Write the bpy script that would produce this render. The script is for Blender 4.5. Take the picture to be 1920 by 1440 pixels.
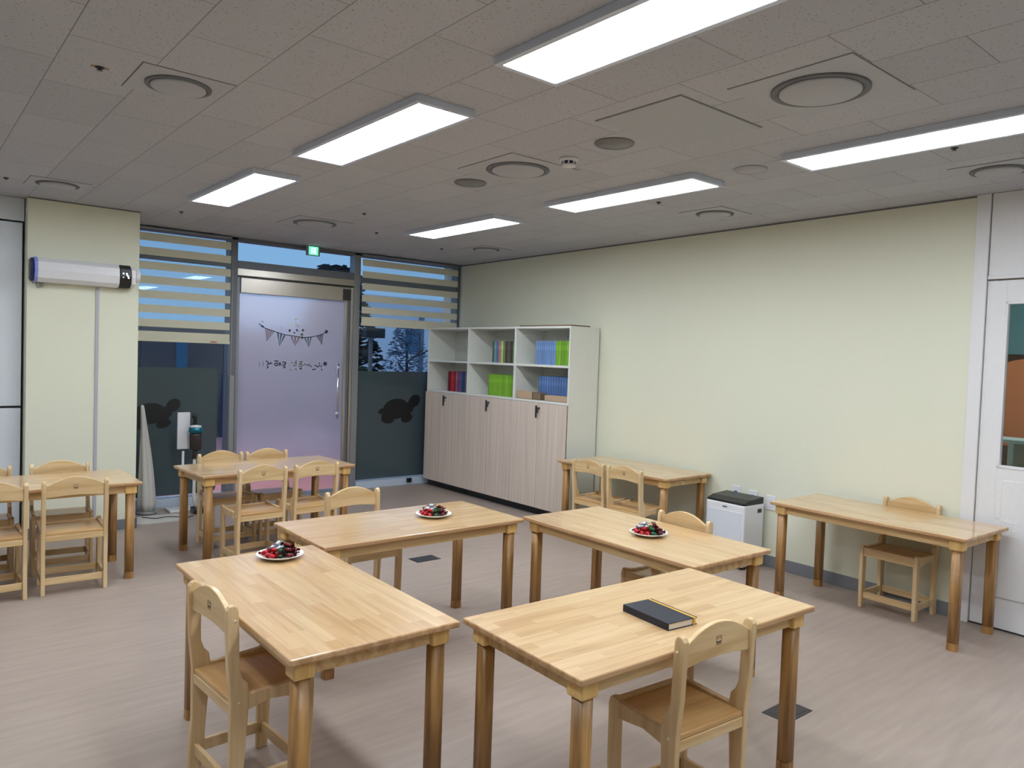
import bpy, bmesh, math, random
from mathutils import Vector, Matrix
random.seed(7)
PI = math.pi
for o in list(bpy.data.objects):
    bpy.data.objects.remove(o, do_unlink=True)
scene = bpy.context.scene
COL = scene.collection

# ---------------------------------------------------------------- camera, world, exposure
FOC, YAW, PITCH, ROLL, CAMZ = 1406.975, -0.6931, -0.0362, 0.0346, 1.5394
def camera_axes():
    cy, sy, cp, sp, cr, sr = math.cos(YAW), math.sin(YAW), math.cos(PITCH), math.sin(PITCH), math.cos(ROLL), math.sin(ROLL)
    fwd = Vector((-sy*cp, cy*cp, sp)); right = Vector((cy, sy, 0)); up = right.cross(fwd)
    return cr*right + sr*up, -sr*right + cr*up, fwd
_r, _u, _f = camera_axes()
cam = bpy.data.cameras.new('camera'); camo = bpy.data.objects.new('camera', cam); COL.objects.link(camo)
cam.sensor_fit = 'HORIZONTAL'; cam.sensor_width = 36; cam.lens = FOC*36/1920; cam.clip_start = 0.05; cam.clip_end = 200
camo.matrix_world = Matrix(((_r.x, _u.x, -_f.x, 0), (_r.y, _u.y, -_f.y, 0), (_r.z, _u.z, -_f.z, CAMZ), (0, 0, 0, 1)))
scene.camera = camo

world = bpy.data.worlds.new('dusk'); scene.world = world; world.use_nodes = True
wn = world.node_tree.nodes; wl = world.node_tree.links
bg = wn['Background']; tc = wn.new('ShaderNodeTexCoord'); sx = wn.new('ShaderNodeSeparateXYZ'); cr = wn.new('ShaderNodeValToRGB')
wl.new(tc.outputs['Generated'], sx.inputs[0]); wl.new(sx.outputs['Z'], cr.inputs[0]); wl.new(cr.outputs[0], bg.inputs[0])
cr.color_ramp.elements[0].position = 0.0; cr.color_ramp.elements[0].color = (0.27, 0.47, 0.72, 1)
cr.color_ramp.elements[1].position = 0.5; cr.color_ramp.elements[1].color = (0.19, 0.38, 0.70, 1)
bg.inputs[1].default_value = 1.12
PANEL_EMIT = 21.5           # brightness of the LED ceiling panels
scene.view_settings.view_transform = 'Standard'; scene.view_settings.look = 'None'
scene.view_settings.exposure = 0.0; scene.view_settings.gamma = 1.0
scene.view_settings.use_curve_mapping = False

# ---------------------------------------------------------------- measures
H = 2.627          # ceiling
YW = 7.58          # window wall
TT = 0.639         # table height
YP = 6.78          # face of the column on the left
def wx(s):         # x of the right wall at depth s
    return 5.152 + 0.0383*(s - 2)

# ---------------------------------------------------------------- materials
def lin(c):
    c = c/255.0
    return c/12.92 if c <= 0.04045 else ((c+0.055)/1.055)**2.4
def rgb(r, g, b): return (lin(r), lin(g), lin(b), 1)
def new_mat(name):
    m = bpy.data.materials.new(name); m.use_nodes = True
    return m, m.node_tree.nodes, m.node_tree.links, m.node_tree.nodes['Principled BSDF']
def flat(name, col, rough=0.5, metal=0.0, spec=0.5, noise=0.03, bump=0.0, scale=40, coat=0.0, alpha=None):
    m, n, l, b = new_mat(name)
    b.inputs['Roughness'].default_value = rough; b.inputs['Metallic'].default_value = metal
    b.inputs['Specular IOR Level'].default_value = spec; b.inputs['Coat Weight'].default_value = coat
    tc = n.new('ShaderNodeTexCoord'); nz = n.new('ShaderNodeTexNoise'); nz.inputs['Scale'].default_value = scale; nz.inputs['Detail'].default_value = 3
    l.new(tc.outputs['Object'], nz.inputs['Vector'])
    hsv = n.new('ShaderNodeHueSaturation'); hsv.inputs['Color'].default_value = col
    mr = n.new('ShaderNodeMapRange'); mr.inputs['To Min'].default_value = 1-noise; mr.inputs['To Max'].default_value = 1+noise
    l.new(nz.outputs['Fac'], mr.inputs['Value']); l.new(mr.outputs[0], hsv.inputs['Value']); l.new(hsv.outputs[0], b.inputs['Base Color'])
    if bump:
        bp = n.new('ShaderNodeBump'); bp.inputs['Strength'].default_value = bump; bp.inputs['Distance'].default_value = 0.002
        l.new(nz.outputs['Fac'], bp.inputs['Height']); l.new(bp.outputs[0], b.inputs['Normal'])
    return m
def emit(name, col, s):
    m, n, l, b = new_mat(name)
    b.inputs['Base Color'].default_value = (0.8, 0.8, 0.8, 1); b.inputs['Emission Color'].default_value = col; b.inputs['Emission Strength'].default_value = s
    return m
def wood(name, base, dark, axis='Z', grain=28, rough=0.42, var=0.5, coat=0.0, amount=0.7):
    m, n, l, b = new_mat(name)
    tc = n.new('ShaderNodeTexCoord'); mp = n.new('ShaderNodeMapping'); oi = n.new('ShaderNodeObjectInfo')
    s = [grain, grain, grain]; s['XYZ'.index(axis)] = grain*0.07
    mp.inputs['Scale'].default_value = s
    ad = n.new('ShaderNodeVectorMath'); ad.operation = 'ADD'
    mu = n.new('ShaderNodeVectorMath'); mu.operation = 'SCALE'; mu.inputs['Scale'].default_value = 13.0
    cb = n.new('ShaderNodeCombineXYZ'); l.new(oi.outputs['Random'], cb.inputs[0]); l.new(oi.outputs['Random'], cb.inputs[1])
    l.new(cb.outputs[0], mu.inputs[0]); l.new(tc.outputs['Object'], ad.inputs[0]); l.new(mu.outputs[0], ad.inputs[1]); l.new(ad.outputs[0], mp.inputs['Vector'])
    nz = n.new('ShaderNodeTexNoise'); nz.inputs['Scale'].default_value = 1.0; nz.inputs['Detail'].default_value = 5; nz.inputs['Distortion'].default_value = 0.6
    l.new(mp.outputs[0], nz.inputs['Vector'])
    cr = n.new('ShaderNodeValToRGB'); cr.color_ramp.elements[0].position = 0.32; cr.color_ramp.elements[0].color = dark
    cr.color_ramp.elements[1].position = 0.32+amount*0.5; cr.color_ramp.elements[1].color = base
    l.new(nz.outputs['Fac'], cr.inputs[0]); l.new(cr.outputs[0], b.inputs['Base Color'])
    b.inputs['Roughness'].default_value = rough; b.inputs['Coat Weight'].default_value = coat; b.inputs['Coat Roughness'].default_value = 0.12
    return m
def stave_wood(name, c1, c2, c3, rough=0.3):
    """finger-jointed board: staves along local X, each with its own tone"""
    m, n, l, b = new_mat(name)
    tc = n.new('ShaderNodeTexCoord'); oi = n.new('ShaderNodeObjectInfo')
    cb = n.new('ShaderNodeCombineXYZ'); l.new(oi.outputs['Random'], cb.inputs[0]); l.new(oi.outputs['Random'], cb.inputs[1])
    mu = n.new('ShaderNodeVectorMath'); mu.operation = 'SCALE'; mu.inputs['Scale'].default_value = 7.0; l.new(cb.outputs[0], mu.inputs[0])
    ad = n.new('ShaderNodeVectorMath'); ad.operation = 'ADD'; l.new(tc.outputs['Object'], ad.inputs[0]); l.new(mu.outputs[0], ad.inputs[1])
    bk = n.new('ShaderNodeTexBrick'); bk.inputs['Scale'].default_value = 1.0; bk.inputs['Brick Width'].default_value = 0.34; bk.inputs['Row Height'].default_value = 0.052
    bk.inputs['Mortar Size'].default_value = 0.0004; bk.offset = 0.37; bk.offset_frequency = 2; bk.inputs['Mortar Smooth'].default_value = 1.0
    bk.inputs['Color1'].default_value = (0, 0, 0, 1); bk.inputs['Color2'].default_value = (1, 1, 1, 1); bk.inputs['Mortar'].default_value = (0.35, 0.35, 0.35, 1)
    l.new(ad.outputs[0], bk.inputs['Vector'])
    mp = n.new('ShaderNodeMapping'); mp.inputs['Scale'].default_value = (2.2, 34, 34); l.new(ad.outputs[0], mp.inputs['Vector'])
    # shift the grain from stave to stave
    sh = n.new('ShaderNodeVectorMath'); sh.operation = 'ADD'; l.new(mp.outputs[0], sh.inputs[0])
    sc = n.new('ShaderNodeVectorMath'); sc.operation = 'SCALE'; sc.inputs['Scale'].default_value = 9; l.new(bk.outputs['Color'], sc.inputs[0]); l.new(sc.outputs[0], sh.inputs[1])
    nz = n.new('ShaderNodeTexNoise'); nz.inputs['Scale'].default_value = 1; nz.inputs['Detail'].default_value = 5; nz.inputs['Distortion'].default_value = 0.8; l.new(sh.outputs[0], nz.inputs['Vector'])
    r1 = n.new('ShaderNodeValToRGB'); e = r1.color_ramp.elements; e[0].color = c2; e[1].color = c1; e[0].position = 0.0; e[1].position = 1.0
    x = e.new(0.5); x.color = c3
    l.new(bk.outputs['Color'], r1.inputs[0])
    mx = n.new('ShaderNodeMix'); mx.data_type = 'RGBA'; mx.blend_type = 'MULTIPLY'; mx.inputs['Factor'].default_value = 1
    r2 = n.new('ShaderNodeValToRGB'); r2.color_ramp.elements[0].position = 0.25; r2.color_ramp.elements[0].color = (0.76, 0.70, 0.62, 1); r2.color_ramp.elements[1].position = 0.6; r2.color_ramp.elements[1].color = (1, 1, 1, 1)
    l.new(nz.outputs['Fac'], r2.inputs[0]); l.new(r1.outputs[0], mx.inputs[6]); l.new(r2.outputs[0], mx.inputs[7]); l.new(mx.outputs[2], b.inputs['Base Color'])
    b.inputs['Roughness'].default_value = rough; b.inputs['Coat Weight'].default_value = 0.8; b.inputs['Coat Roughness'].default_value = 0.11
    return m
def ceiling_mat():
    m, n, l, b = new_mat('acoustic_tile')
    tc = n.new('ShaderNodeTexCoord'); s = n.new('ShaderNodeSeparateXYZ'); cb = n.new('ShaderNodeCombineXYZ')
    l.new(tc.outputs['Object'], s.inputs[0])
    ax = n.new('ShaderNodeMath'); ax.operation = 'ADD'; ax.inputs[1].default_value = -0.485 + 0.313*40; l.new(s.outputs['X'], ax.inputs[0])
    ay = n.new('ShaderNodeMath'); ay.operation = 'ADD'; ay.inputs[1].default_value = -0.38 + 0.606*20; l.new(s.outputs['Y'], ay.inputs[0])
    l.new(ay.outputs[0], cb.inputs[0]); l.new(ax.outputs[0], cb.inputs[1])
    bk = n.new('ShaderNodeTexBrick'); bk.offset = 0.5; bk.offset_frequency = 2; bk.inputs['Scale'].default_value = 1
    bk.inputs['Brick Width'].default_value = 0.606; bk.inputs['Row Height'].default_value = 0.313; bk.inputs['Mortar Size'].default_value = 0.0022; bk.inputs['Mortar Smooth'].default_value = 0.3
    bk.inputs['Color1'].default_value = (0.46, 0.48, 0.53, 1); bk.inputs['Color2'].default_value = (0.50, 0.52, 0.57, 1); bk.inputs['Mortar'].default_value = (0.24, 0.24, 0.25, 1)
    l.new(cb.outputs[0], bk.inputs['Vector'])
    vo = n.new('ShaderNodeTexVoronoi'); vo.voronoi_dimensions = '2D'; vo.inputs['Scale'].default_value = 44; l.new(tc.outputs['Object'], vo.inputs['Vector'])
    rv = n.new('ShaderNodeValToRGB'); rv.color_ramp.elements[0].position = 0.11; rv.color_ramp.elements[0].color = (1, 1, 1, 1); rv.color_ramp.elements[1].position = 0.19; rv.color_ramp.elements[1].color = (0, 0, 0, 1)
    l.new(vo.outputs['Distance'], rv.inputs[0])
    nz = n.new('ShaderNodeTexNoise'); nz.inputs['Scale'].default_value = 33; nz.inputs['Detail'].default_value = 2; l.new(tc.outputs['Object'], nz.inputs['Vector'])
    gt = n.new('ShaderNodeMapRange'); gt.inputs['From Min'].default_value = 0.44; gt.inputs['From Max'].default_value = 0.58; l.new(nz.outputs['Fac'], gt.inputs['Value'])
    mu = n.new('ShaderNodeMath'); mu.operation = 'MULTIPLY'; l.new(rv.outputs[0], mu.inputs[0]); l.new(gt.outputs[0], mu.inputs[1])
    m2 = n.new('ShaderNodeMath'); m2.operation = 'MULTIPLY'; m2.inputs[1].default_value = 0.6; l.new(mu.outputs[0], m2.inputs[0])
    mx = n.new('ShaderNodeMix'); mx.data_type = 'RGBA'; l.new(m2.outputs[0], mx.inputs['Factor']); l.new(bk.outputs['Color'], mx.inputs[6]); mx.inputs[7].default_value = (0.24, 0.21, 0.19, 1)
    l.new(mx.outputs[2], b.inputs['Base Color']); b.inputs['Roughness'].default_value = 0.9; b.inputs['Specular IOR Level'].default_value = 0.1
    return m
def floor_mat():
    m, n, l, b = new_mat('vinyl_floor')
    tc = n.new('ShaderNodeTexCoord'); mp = n.new('ShaderNodeMapping'); mp.inputs['Scale'].default_value = (3.2, 26, 1); mp.inputs['Rotation'].default_value = (0, 0, 0.0)
    l.new(tc.outputs['Object'], mp.inputs['Vector'])
    nz = n.new('ShaderNodeTexNoise'); nz.inputs['Scale'].default_value = 1; nz.inputs['Detail'].default_value = 6; nz.inputs['Distortion'].default_value = 0.3; l.new(mp.outputs[0], nz.inputs['Vector'])
    n2 = n.new('ShaderNodeTexNoise'); n2.inputs['Scale'].default_value = 1.3; n2.inputs['Detail'].default_value = 3; l.new(tc.outputs['Object'], n2.inputs['Vector'])
    cr = n.new('ShaderNodeValToRGB'); e = cr.color_ramp.elements; e[0].position = 0.3; e[0].color = rgb(155, 140, 130); e[1].position = 0.78; e[1].color = rgb(174, 159, 148)
    ad = n.new('ShaderNodeMath'); ad.operation = 'MULTIPLY_ADD'; ad.inputs[1].default_value = 0.35; l.new(n2.outputs['Fac'], ad.inputs[0])
    m3 = n.new('ShaderNodeMath'); m3.operation = 'MULTIPLY'; m3.inputs[1].default_value = 0.65; l.new(nz.outputs['Fac'], m3.inputs[0]); l.new(m3.outputs[0], ad.inputs[2])
    l.new(ad.outputs[0], cr.inputs[0]); l.new(cr.outputs[0], b.inputs['Base Color'])
    b.inputs['Roughness'].default_value = 0.42; b.inputs['Specular IOR Level'].default_value = 0.45
    return m
def glass(name, tint=(0.9, 0.95, 0.97, 1), refl=0.08):
    m, n, l, b = new_mat(name); n.remove(b)
    t = n.new('ShaderNodeBsdfTransparent'); t.inputs[0].default_value = tint
    g = n.new('ShaderNodeBsdfGlossy'); g.inputs['Roughness'].default_value = 0.01
    lw = n.new('ShaderNodeLayerWeight'); pw = n.new('ShaderNodeMath'); pw.operation = 'POWER'; pw.inputs[1].default_value = 4.0
    fr = n.new('ShaderNodeMath'); fr.operation = 'MULTIPLY_ADD'; fr.inputs[1].default_value = 0.9; fr.inputs[2].default_value = 0.035
    l.new(lw.outputs['Facing'], pw.inputs[0]); l.new(pw.outputs[0], fr.inputs[0])
    mx = n.new('ShaderNodeMixShader'); l.new(fr.outputs[0], mx.inputs[0]); l.new(t.outputs[0], mx.inputs[1]); l.new(g.outputs[0], mx.inputs[2])
    l.new(mx.outputs[0], n['Material Output'].inputs[0])
    return m
def film(name, tint, diffuse, fac):
    """tinted film: partly see-through, partly its own colour, glossy surface"""
    m, n, l, b = new_mat(name)
    b.inputs['Base Color'].default_value = diffuse; b.inputs['Roughness'].default_value = 0.12
    t = n.new('ShaderNodeBsdfTransparent'); t.inputs[0].default_value = tint
    mx = n.new('ShaderNodeMixShader'); mx.inputs[0].default_value = fac
    l.new(t.outputs[0], mx.inputs[1]); l.new(b.outputs[0], mx.inputs[2]); l.new(mx.outputs[0], n['Material Output'].inputs[0])
    return m
def frosted(name):
    m, n, l, b = new_mat(name)
    b.inputs['Base Color'].default_value = (0.93, 0.95, 0.99, 1); b.inputs['Roughness'].default_value = 0.42
    b.inputs['Transmission Weight'].default_value = 0.95; b.inputs['IOR'].default_value = 1.25
    b.inputs['Roughness'].default_value = 0.27
    t = n.new('ShaderNodeBsdfTranslucent'); t.inputs[0].default_value = (0.95, 0.95, 0.98, 1)
    mx = n.new('ShaderNodeMixShader'); mx.inputs[0].default_value = 0.30
    l.new(b.outputs[0], mx.inputs[1]); l.new(t.outputs[0], mx.inputs[2]); l.new(mx.outputs[0], n['Material Output'].inputs[0])
    return m
def striped(name, c1, c2, axis='Y', scale=60):
    m, n, l, b = new_mat(name)
    tc = n.new('ShaderNodeTexCoord'); mp = n.new('ShaderNodeMapping'); s = [scale*0.9]*3; s['XYZ'.index('Z')] = 0.8; mp.inputs['Scale'].default_value = s
    l.new(tc.outputs['Object'], mp.inputs['Vector'])
    nz = n.new('ShaderNodeTexNoise'); nz.inputs['Scale'].default_value = 1; nz.inputs['Detail'].default_value = 4; l.new(mp.outputs[0], nz.inputs['Vector'])
    cr = n.new('ShaderNodeValToRGB'); cr.color_ramp.elements[0].position = 0.35; cr.color_ramp.elements[0].color = c1; cr.color_ramp.elements[1].position = 0.65; cr.color_ramp.elements[1].color = c2
    l.new(nz.outputs['Fac'], cr.inputs[0]); l.new(cr.outputs[0], b.inputs['Base Color']); b.inputs['Roughness'].default_value = 0.5
    return m
def mesh_dots(name, base, dot, scale):
    m, n, l, b = new_mat(name)
    tc = n.new('ShaderNodeTexCoord'); vo = n.new('ShaderNodeTexVoronoi'); vo.inputs['Scale'].default_value = scale; vo.inputs['Randomness'].default_value = 0
    l.new(tc.outputs['Object'], vo.inputs['Vector'])
    cr = n.new('ShaderNodeValToRGB'); cr.color_ramp.elements[0].position = 0.28; cr.color_ramp.elements[0].color = dot; cr.color_ramp.elements[1].position = 0.36; cr.color_ramp.elements[1].color = base
    l.new(vo.outputs['Distance'], cr.inputs[0]); l.new(cr.outputs[0], b.inputs['Base Color']); b.inputs['Roughness'].default_value = 0.5
    return m

M = dict(
    wall=flat('cream_wallpaper', rgb(224, 225, 206), 0.75, noise=0.02, bump=0.15, scale=180),
    white=flat('white_lacquer', rgb(226, 227, 232), 0.4),
    white_door=flat('white_door_paint', rgb(226, 226, 228), 0.45),
    panelw=flat('pale_cupboard_laminate', rgb(212, 218, 226), 0.4),
    ceiling=ceiling_mat(), floor=floor_mat(),
    skirting=flat('grey_skirting', rgb(118, 120, 126), 0.5),
    top=stave_wood('table_top_wood', rgb(223, 191, 146), rgb(207, 168, 119), rgb(216, 181, 134), 0.3),
    edge=wood('table_edge_shaded_wood', rgb(204, 166, 124), rgb(170, 128, 88), 'X', 30, 0.35),  # darker than the top: shade on the upright sides put into the colour
    apron=wood('table_apron_wood', rgb(226, 196, 146), rgb(196, 156, 104), 'X', 30, 0.42),
    block=wood('corner_block_wood', rgb(234, 198, 132), rgb(214, 168, 98), 'Z', 30, 0.42),
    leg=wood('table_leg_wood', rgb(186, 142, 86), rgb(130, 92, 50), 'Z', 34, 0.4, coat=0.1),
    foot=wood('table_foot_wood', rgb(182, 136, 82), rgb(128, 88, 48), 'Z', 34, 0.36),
    chair=wood('chair_wood', rgb(224, 198, 156), rgb(200, 168, 122), 'Z', 26, 0.38, coat=0.15),
    chairx=wood('chair_rail_wood', rgb(224, 196, 150), rgb(198, 162, 112), 'X', 26, 0.38, coat=0.15),
    seat=wood('chair_seat_wood', rgb(212, 174, 118), rgb(186, 140, 84), 'X', 22, 0.3, coat=0.3),
    alu=flat('grey_aluminium', rgb(146, 148, 152), 0.4, 0.4),
    alu_dark=flat('dark_aluminium', rgb(112, 118, 128), 0.45, 0.3),
    steel=flat('brushed_steel', rgb(190, 184, 176), 0.28, 0.95, noise=0.06, scale=12),
    chrome=flat('chrome', rgb(225, 225, 225), 0.15, 1.0),
    black=flat('black_plastic', rgb(22, 22, 26), 0.35),
    dark=flat('dark_grey_plastic', rgb(52, 52, 56), 0.4),
    navy=flat('navy_plastic', rgb(24, 32, 92), 0.3),
    glass=glass('window_glass'), frost=frosted('frosted_glass'),
    dimfilm=film('green_grey_window_film', (0.20, 0.30, 0.33, 1), rgb(78, 92, 98), 0.84),
    sticker=flat('dark_vinyl_sticker', rgb(12, 15, 17), 0.6),
    blind=flat('blind_fabric', rgb(222, 220, 200), 0.85, bump=0.2, scale=300),
    sheer=film('sheer_blind_fabric', (0.93, 0.96, 0.98, 1), rgb(200, 206, 205), 0.08),
    cab=flat('white_melamine', rgb(226, 228, 222), 0.45),
    cabdoor=striped('pale_wood_laminate', rgb(204, 188, 174), rgb(222, 208, 196)),
    cabback=flat('grey_white_backboard', rgb(200, 202, 196), 0.6),
    lamp=emit('led_panel', (0.88, 0.94, 1.0, 1), PANEL_EMIT),
    frame=flat('grey_lamp_frame', rgb(208, 217, 234), 0.4, 0.3),
    ring=flat('painted_shadow_grey', rgb(112, 114, 120), 0.7),  # grey stands for shade in the vent recesses and along the wall top
    plate=flat('vent_plate', rgb(176, 180, 188), 0.6),
    speaker=mesh_dots('speaker_mesh', rgb(128, 130, 134), rgb(90, 92, 96), 160),
    hatch=flat('hatch_board', rgb(174, 179, 186), 0.7),
    gap=flat('shadow_gap_dark', rgb(130, 128, 124), 0.9),
    ceramic=flat('white_ceramic', rgb(240, 238, 234), 0.2),
    notebook=flat('navy_cloth_cover', rgb(28, 30, 44), 0.6, bump=0.2, scale=300),
    paper=flat('paper', rgb(226, 220, 208), 0.8),
    elastic=flat('yellow_elastic', rgb(222, 176, 62), 0.6),
    grille=mesh_dots('perforated_grille', rgb(214, 220, 230), rgb(168, 176, 190), 130),
    fabric=flat('grey_white_fabric', rgb(196, 194, 190), 0.9, bump=0.3, scale=60),
    teal=flat('teal_metallic', rgb(40, 120, 140), 0.25, 0.6),
    smoke=flat('smoky_plastic', rgb(52, 46, 46), 0.15),
    exit=emit('exit_green', (0.02, 0.75, 0.45, 1), 1.1), exitw=emit('exit_white', (0.75, 1.0, 0.92, 1), 1.4),
    led=emit('display_white', (0.9, 0.95, 1, 1), 1.0),
    beige=flat('brown_card', rgb(190, 164, 136), 0.7), board=flat('brown_board', rgb(128, 108, 84), 0.6),
    stain=flat('stain_brown', rgb(150, 132, 96), 0.9),
    sill=flat('pale_blue_sill', rgb(190, 204, 222), 0.35),
    pave=flat('pink_paving', rgb(232, 158, 150), 0.8, noise=0.08, scale=3),
    facade=flat('pale_facade', rgb(238, 242, 246), 0.8, noise=0.03, scale=1),
    darkwall=flat('dark_garden_wall', rgb(56, 68, 86), 0.8, noise=0.1, scale=2),
    lightcol=flat('pale_column', rgb(170, 190, 212), 0.7), tealwin=flat('teal_window_glass', rgb(30, 110, 150), 0.2),
    leaf=flat('dark_foliage', rgb(30, 44, 52), 0.8, noise=0.3, scale=6), leafl=flat('pale_foliage', rgb(110, 124, 140), 0.8, noise=0.3, scale=6),
    bark=flat('bark', rgb(60, 50, 44), 0.9), ink=flat('dark_print', rgb(52, 64, 76), 0.6), inkp=flat('mauve_print', rgb(128, 104, 116), 0.6),
    inkg=flat('green_print', rgb(84, 104, 70), 0.6), inkw=flat('white_print', rgb(236, 240, 248), 0.6), inkt=flat('teal_print', rgb(70, 104, 118), 0.6),
    logo=flat('logo_print', rgb(96, 80, 68), 0.7), screw=flat('pale_screw_cap', rgb(232, 218, 190), 0.4),
    orange=flat('orange_panel', rgb(232, 140, 84), 0.6), tealp=flat('teal_panel', rgb(120, 168, 166), 0.6), mint=flat('mint_shelf', rgb(196, 214, 200), 0.6), tan=flat('tan_panel', rgb(186, 158, 130), 0.7),
)

# ---------------------------------------------------------------- mesh helpers
def xf(loc=(0, 0, 0), rot=(0, 0, 0)):
    return Matrix.Translation(loc) @ Matrix.Rotation(rot[2], 4, 'Z') @ Matrix.Rotation(rot[1], 4, 'Y') @ Matrix.Rotation(rot[0], 4, 'X')
class MB:
    def __init__(s): s.bm = bmesh.new(); s.mi = 0
    def _fin(s, faces, smooth=False):
        for f in faces:
            f.material_index = s.mi; f.smooth = smooth
    def box(s, x0, x1, y0, y1, z0, z1, bev=0.0, m=None, seg=2):
        t = bmesh.new()
        vs = [t.verts.new((x, y, z)) for x in (x0, x1) for y in (y0, y1) for z in (z0, z1)]
        for q in ((0, 1, 3, 2), (4, 6, 7, 5), (0, 4, 5, 1), (2, 3, 7, 6), (0, 2, 6, 4), (1, 5, 7, 3)): t.faces.new([vs[i] for i in q])
        if bev: bmesh.ops.bevel(t, geom=list(t.edges), offset=bev, segments=seg, profile=0.5, affect='EDGES')
        return s.merge(t, m)
    def corners(s, pts, bev=0.0, m=None):
        """8 corners in the order of box()"""
        t = bmesh.new(); vs = [t.verts.new(p) for p in pts]
        for q in ((0, 1, 3, 2), (4, 6, 7, 5), (0, 4, 5, 1), (2, 3, 7, 6), (0, 2, 6, 4), (1, 5, 7, 3)): t.faces.new([vs[i] for i in q])
        if bev: bmesh.ops.bevel(t, geom=list(t.edges), offset=bev, segments=2, profile=0.5, affect='EDGES')
        return s.merge(t, m)
    def merge(s, t, m=None, smooth=False):
        if m is not None: bmesh.ops.transform(t, matrix=m, verts=t.verts)
        bmesh.ops.recalc_face_normals(t, faces=t.faces)
        mp = {v: s.bm.verts.new(v.co) for v in t.verts}
        for f in t.faces:
            try:
                nf = s.bm.faces.new([mp[v] for v in f.verts]); nf.material_index = s.mi; nf.smooth = smooth or f.smooth
            except ValueError: pass
        t.free(); return s
    def prism(s, pts, d0, d1, plane='YZ', bev=0.0, m=None):
        t = bmesh.new()
        def P(a, b, d): return {'YZ': (d, a, b), 'XZ': (a, d, b), 'XY': (a, b, d)}[plane]
        A = [t.verts.new(P(a, b, d0)) for a, b in pts]; B = [t.verts.new(P(a, b, d1)) for a, b in pts]
        t.faces.new(A); t.faces.new(B[::-1]); n = len(pts)
        for i in range(n): t.faces.new((A[i], B[i], B[(i+1) % n], A[(i+1) % n]))
        if bev:
            t.normal_update()
            ed = [e for e in t.edges if len(e.link_faces) == 2 and e.calc_face_angle(0) > 0.9]
            bmesh.ops.bevel(t, geom=ed, offset=bev, segments=2, profile=0.5, affect='EDGES')
        return s.merge(t, m)
    def lathe(s, prof, n=32, m=None, smooth=True, sx=1, sy=1):
        t = bmesh.new(); rings = []
        for r, z in prof:
            if r < 1e-6: rings.append([t.verts.new((0, 0, z))])
            else: rings.append([t.verts.new((r*sx*math.cos(2*PI*i/n), r*sy*math.sin(2*PI*i/n), z)) for i in range(n)])
        for a, b in zip(rings, rings[1:]):
            for i in range(n):
                j = (i+1) % n
                if len(a) == 1 and len(b) == 1: continue
                if len(a) == 1: f = (a[0], b[i], b[j])
                elif len(b) == 1: f = (a[i], b[0], a[j])
                else: f = (a[i], b[i], b[j], a[j])
                t.faces.new(f)
        for e, o in ((rings[0], 1), (rings[-1], -1)):
            if len(e) > 1: t.faces.new(e if o < 0 else e[::-1])
        for f in t.faces: f.smooth = smooth and len(f.verts) <= 4
        return s.merge(t, m)
    def tube(s, pts, r, n=10, m=None, radii=None):
        t = bmesh.new(); pts = [Vector(p) for p in pts]; rings = []
        for i, p in enumerate(pts):
            d = (pts[min(i+1, len(pts)-1)] - pts[max(i-1, 0)]).normalized()
            a = d.orthogonal().normalized() if i == 0 else (a - d*a.dot(d)).normalized()
            b = d.cross(a); rr = radii[i] if radii else r
            rings.append([t.verts.new(p + rr*(a*math.cos(2*PI*k/n) + b*math.sin(2*PI*k/n))) for k in range(n)])
        for A, B in zip(rings, rings[1:]):
            for k in range(n): t.faces.new((A[k], A[(k+1) % n], B[(k+1) % n], B[k])).smooth = True
        t.faces.new(rings[0][::-1]); t.faces.new(rings[-1])
        return s.merge(t, m)
    def mat(s, i): s.mi = i; return s
    def obj(s, name, mats, parent=None, loc=None, rot=None):
        me = bpy.data.meshes.new(name); s.bm.normal_update(); s.bm.to_mesh(me); s.bm.free()
        for k in (mats if isinstance(mats, (list, tuple)) else [mats]): me.materials.append(k)
        o = bpy.data.objects.new(name, me); COL.objects.link(o)
        if parent is not None: o.parent = parent
        if loc is not None: o.location = loc
        if rot is not None: o.rotation_euler = rot
        return o
def tag(o, label, cat, group=None, kind=None):
    o['label'] = label; o['category'] = cat
    if group: o['group'] = group
    if kind: o['kind'] = kind
    return o
def thing(name, label, cat, loc=(0, 0, 0), rotz=0, group=None):
    o = bpy.data.objects.new(name, None); o.empty_display_size = 0.05; COL.objects.link(o)
    o.location = loc; o.rotation_euler = (0, 0, rotz)
    return tag(o, label, cat, group)
def struct(o, label=None):
    o['kind'] = 'structure'
    if label: o['label'] = label
    return o
def dup(root, loc, rotz, label, group=None):
    r = root.copy(); COL.objects.link(r); r.location = loc; r.rotation_euler = (0, 0, rotz); r['label'] = label
    if group: r['group'] = group
    for ch in list(root.children):
        c = ch.copy(); COL.objects.link(c); c.parent = r
        for g in list(ch.children):
            d = g.copy(); COL.objects.link(d); d.parent = c
    return r
def wallbox(mb, s0, s1, d0, d1, z0, z1, bev=0.0):
    """box on the right wall: s along the wall, d out of the wall into the room"""
    return mb.corners([(wx(s) - d, s, z) for d in (d1, d0) for s in (s0, s1) for z in (z0, z1)], bev)

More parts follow.
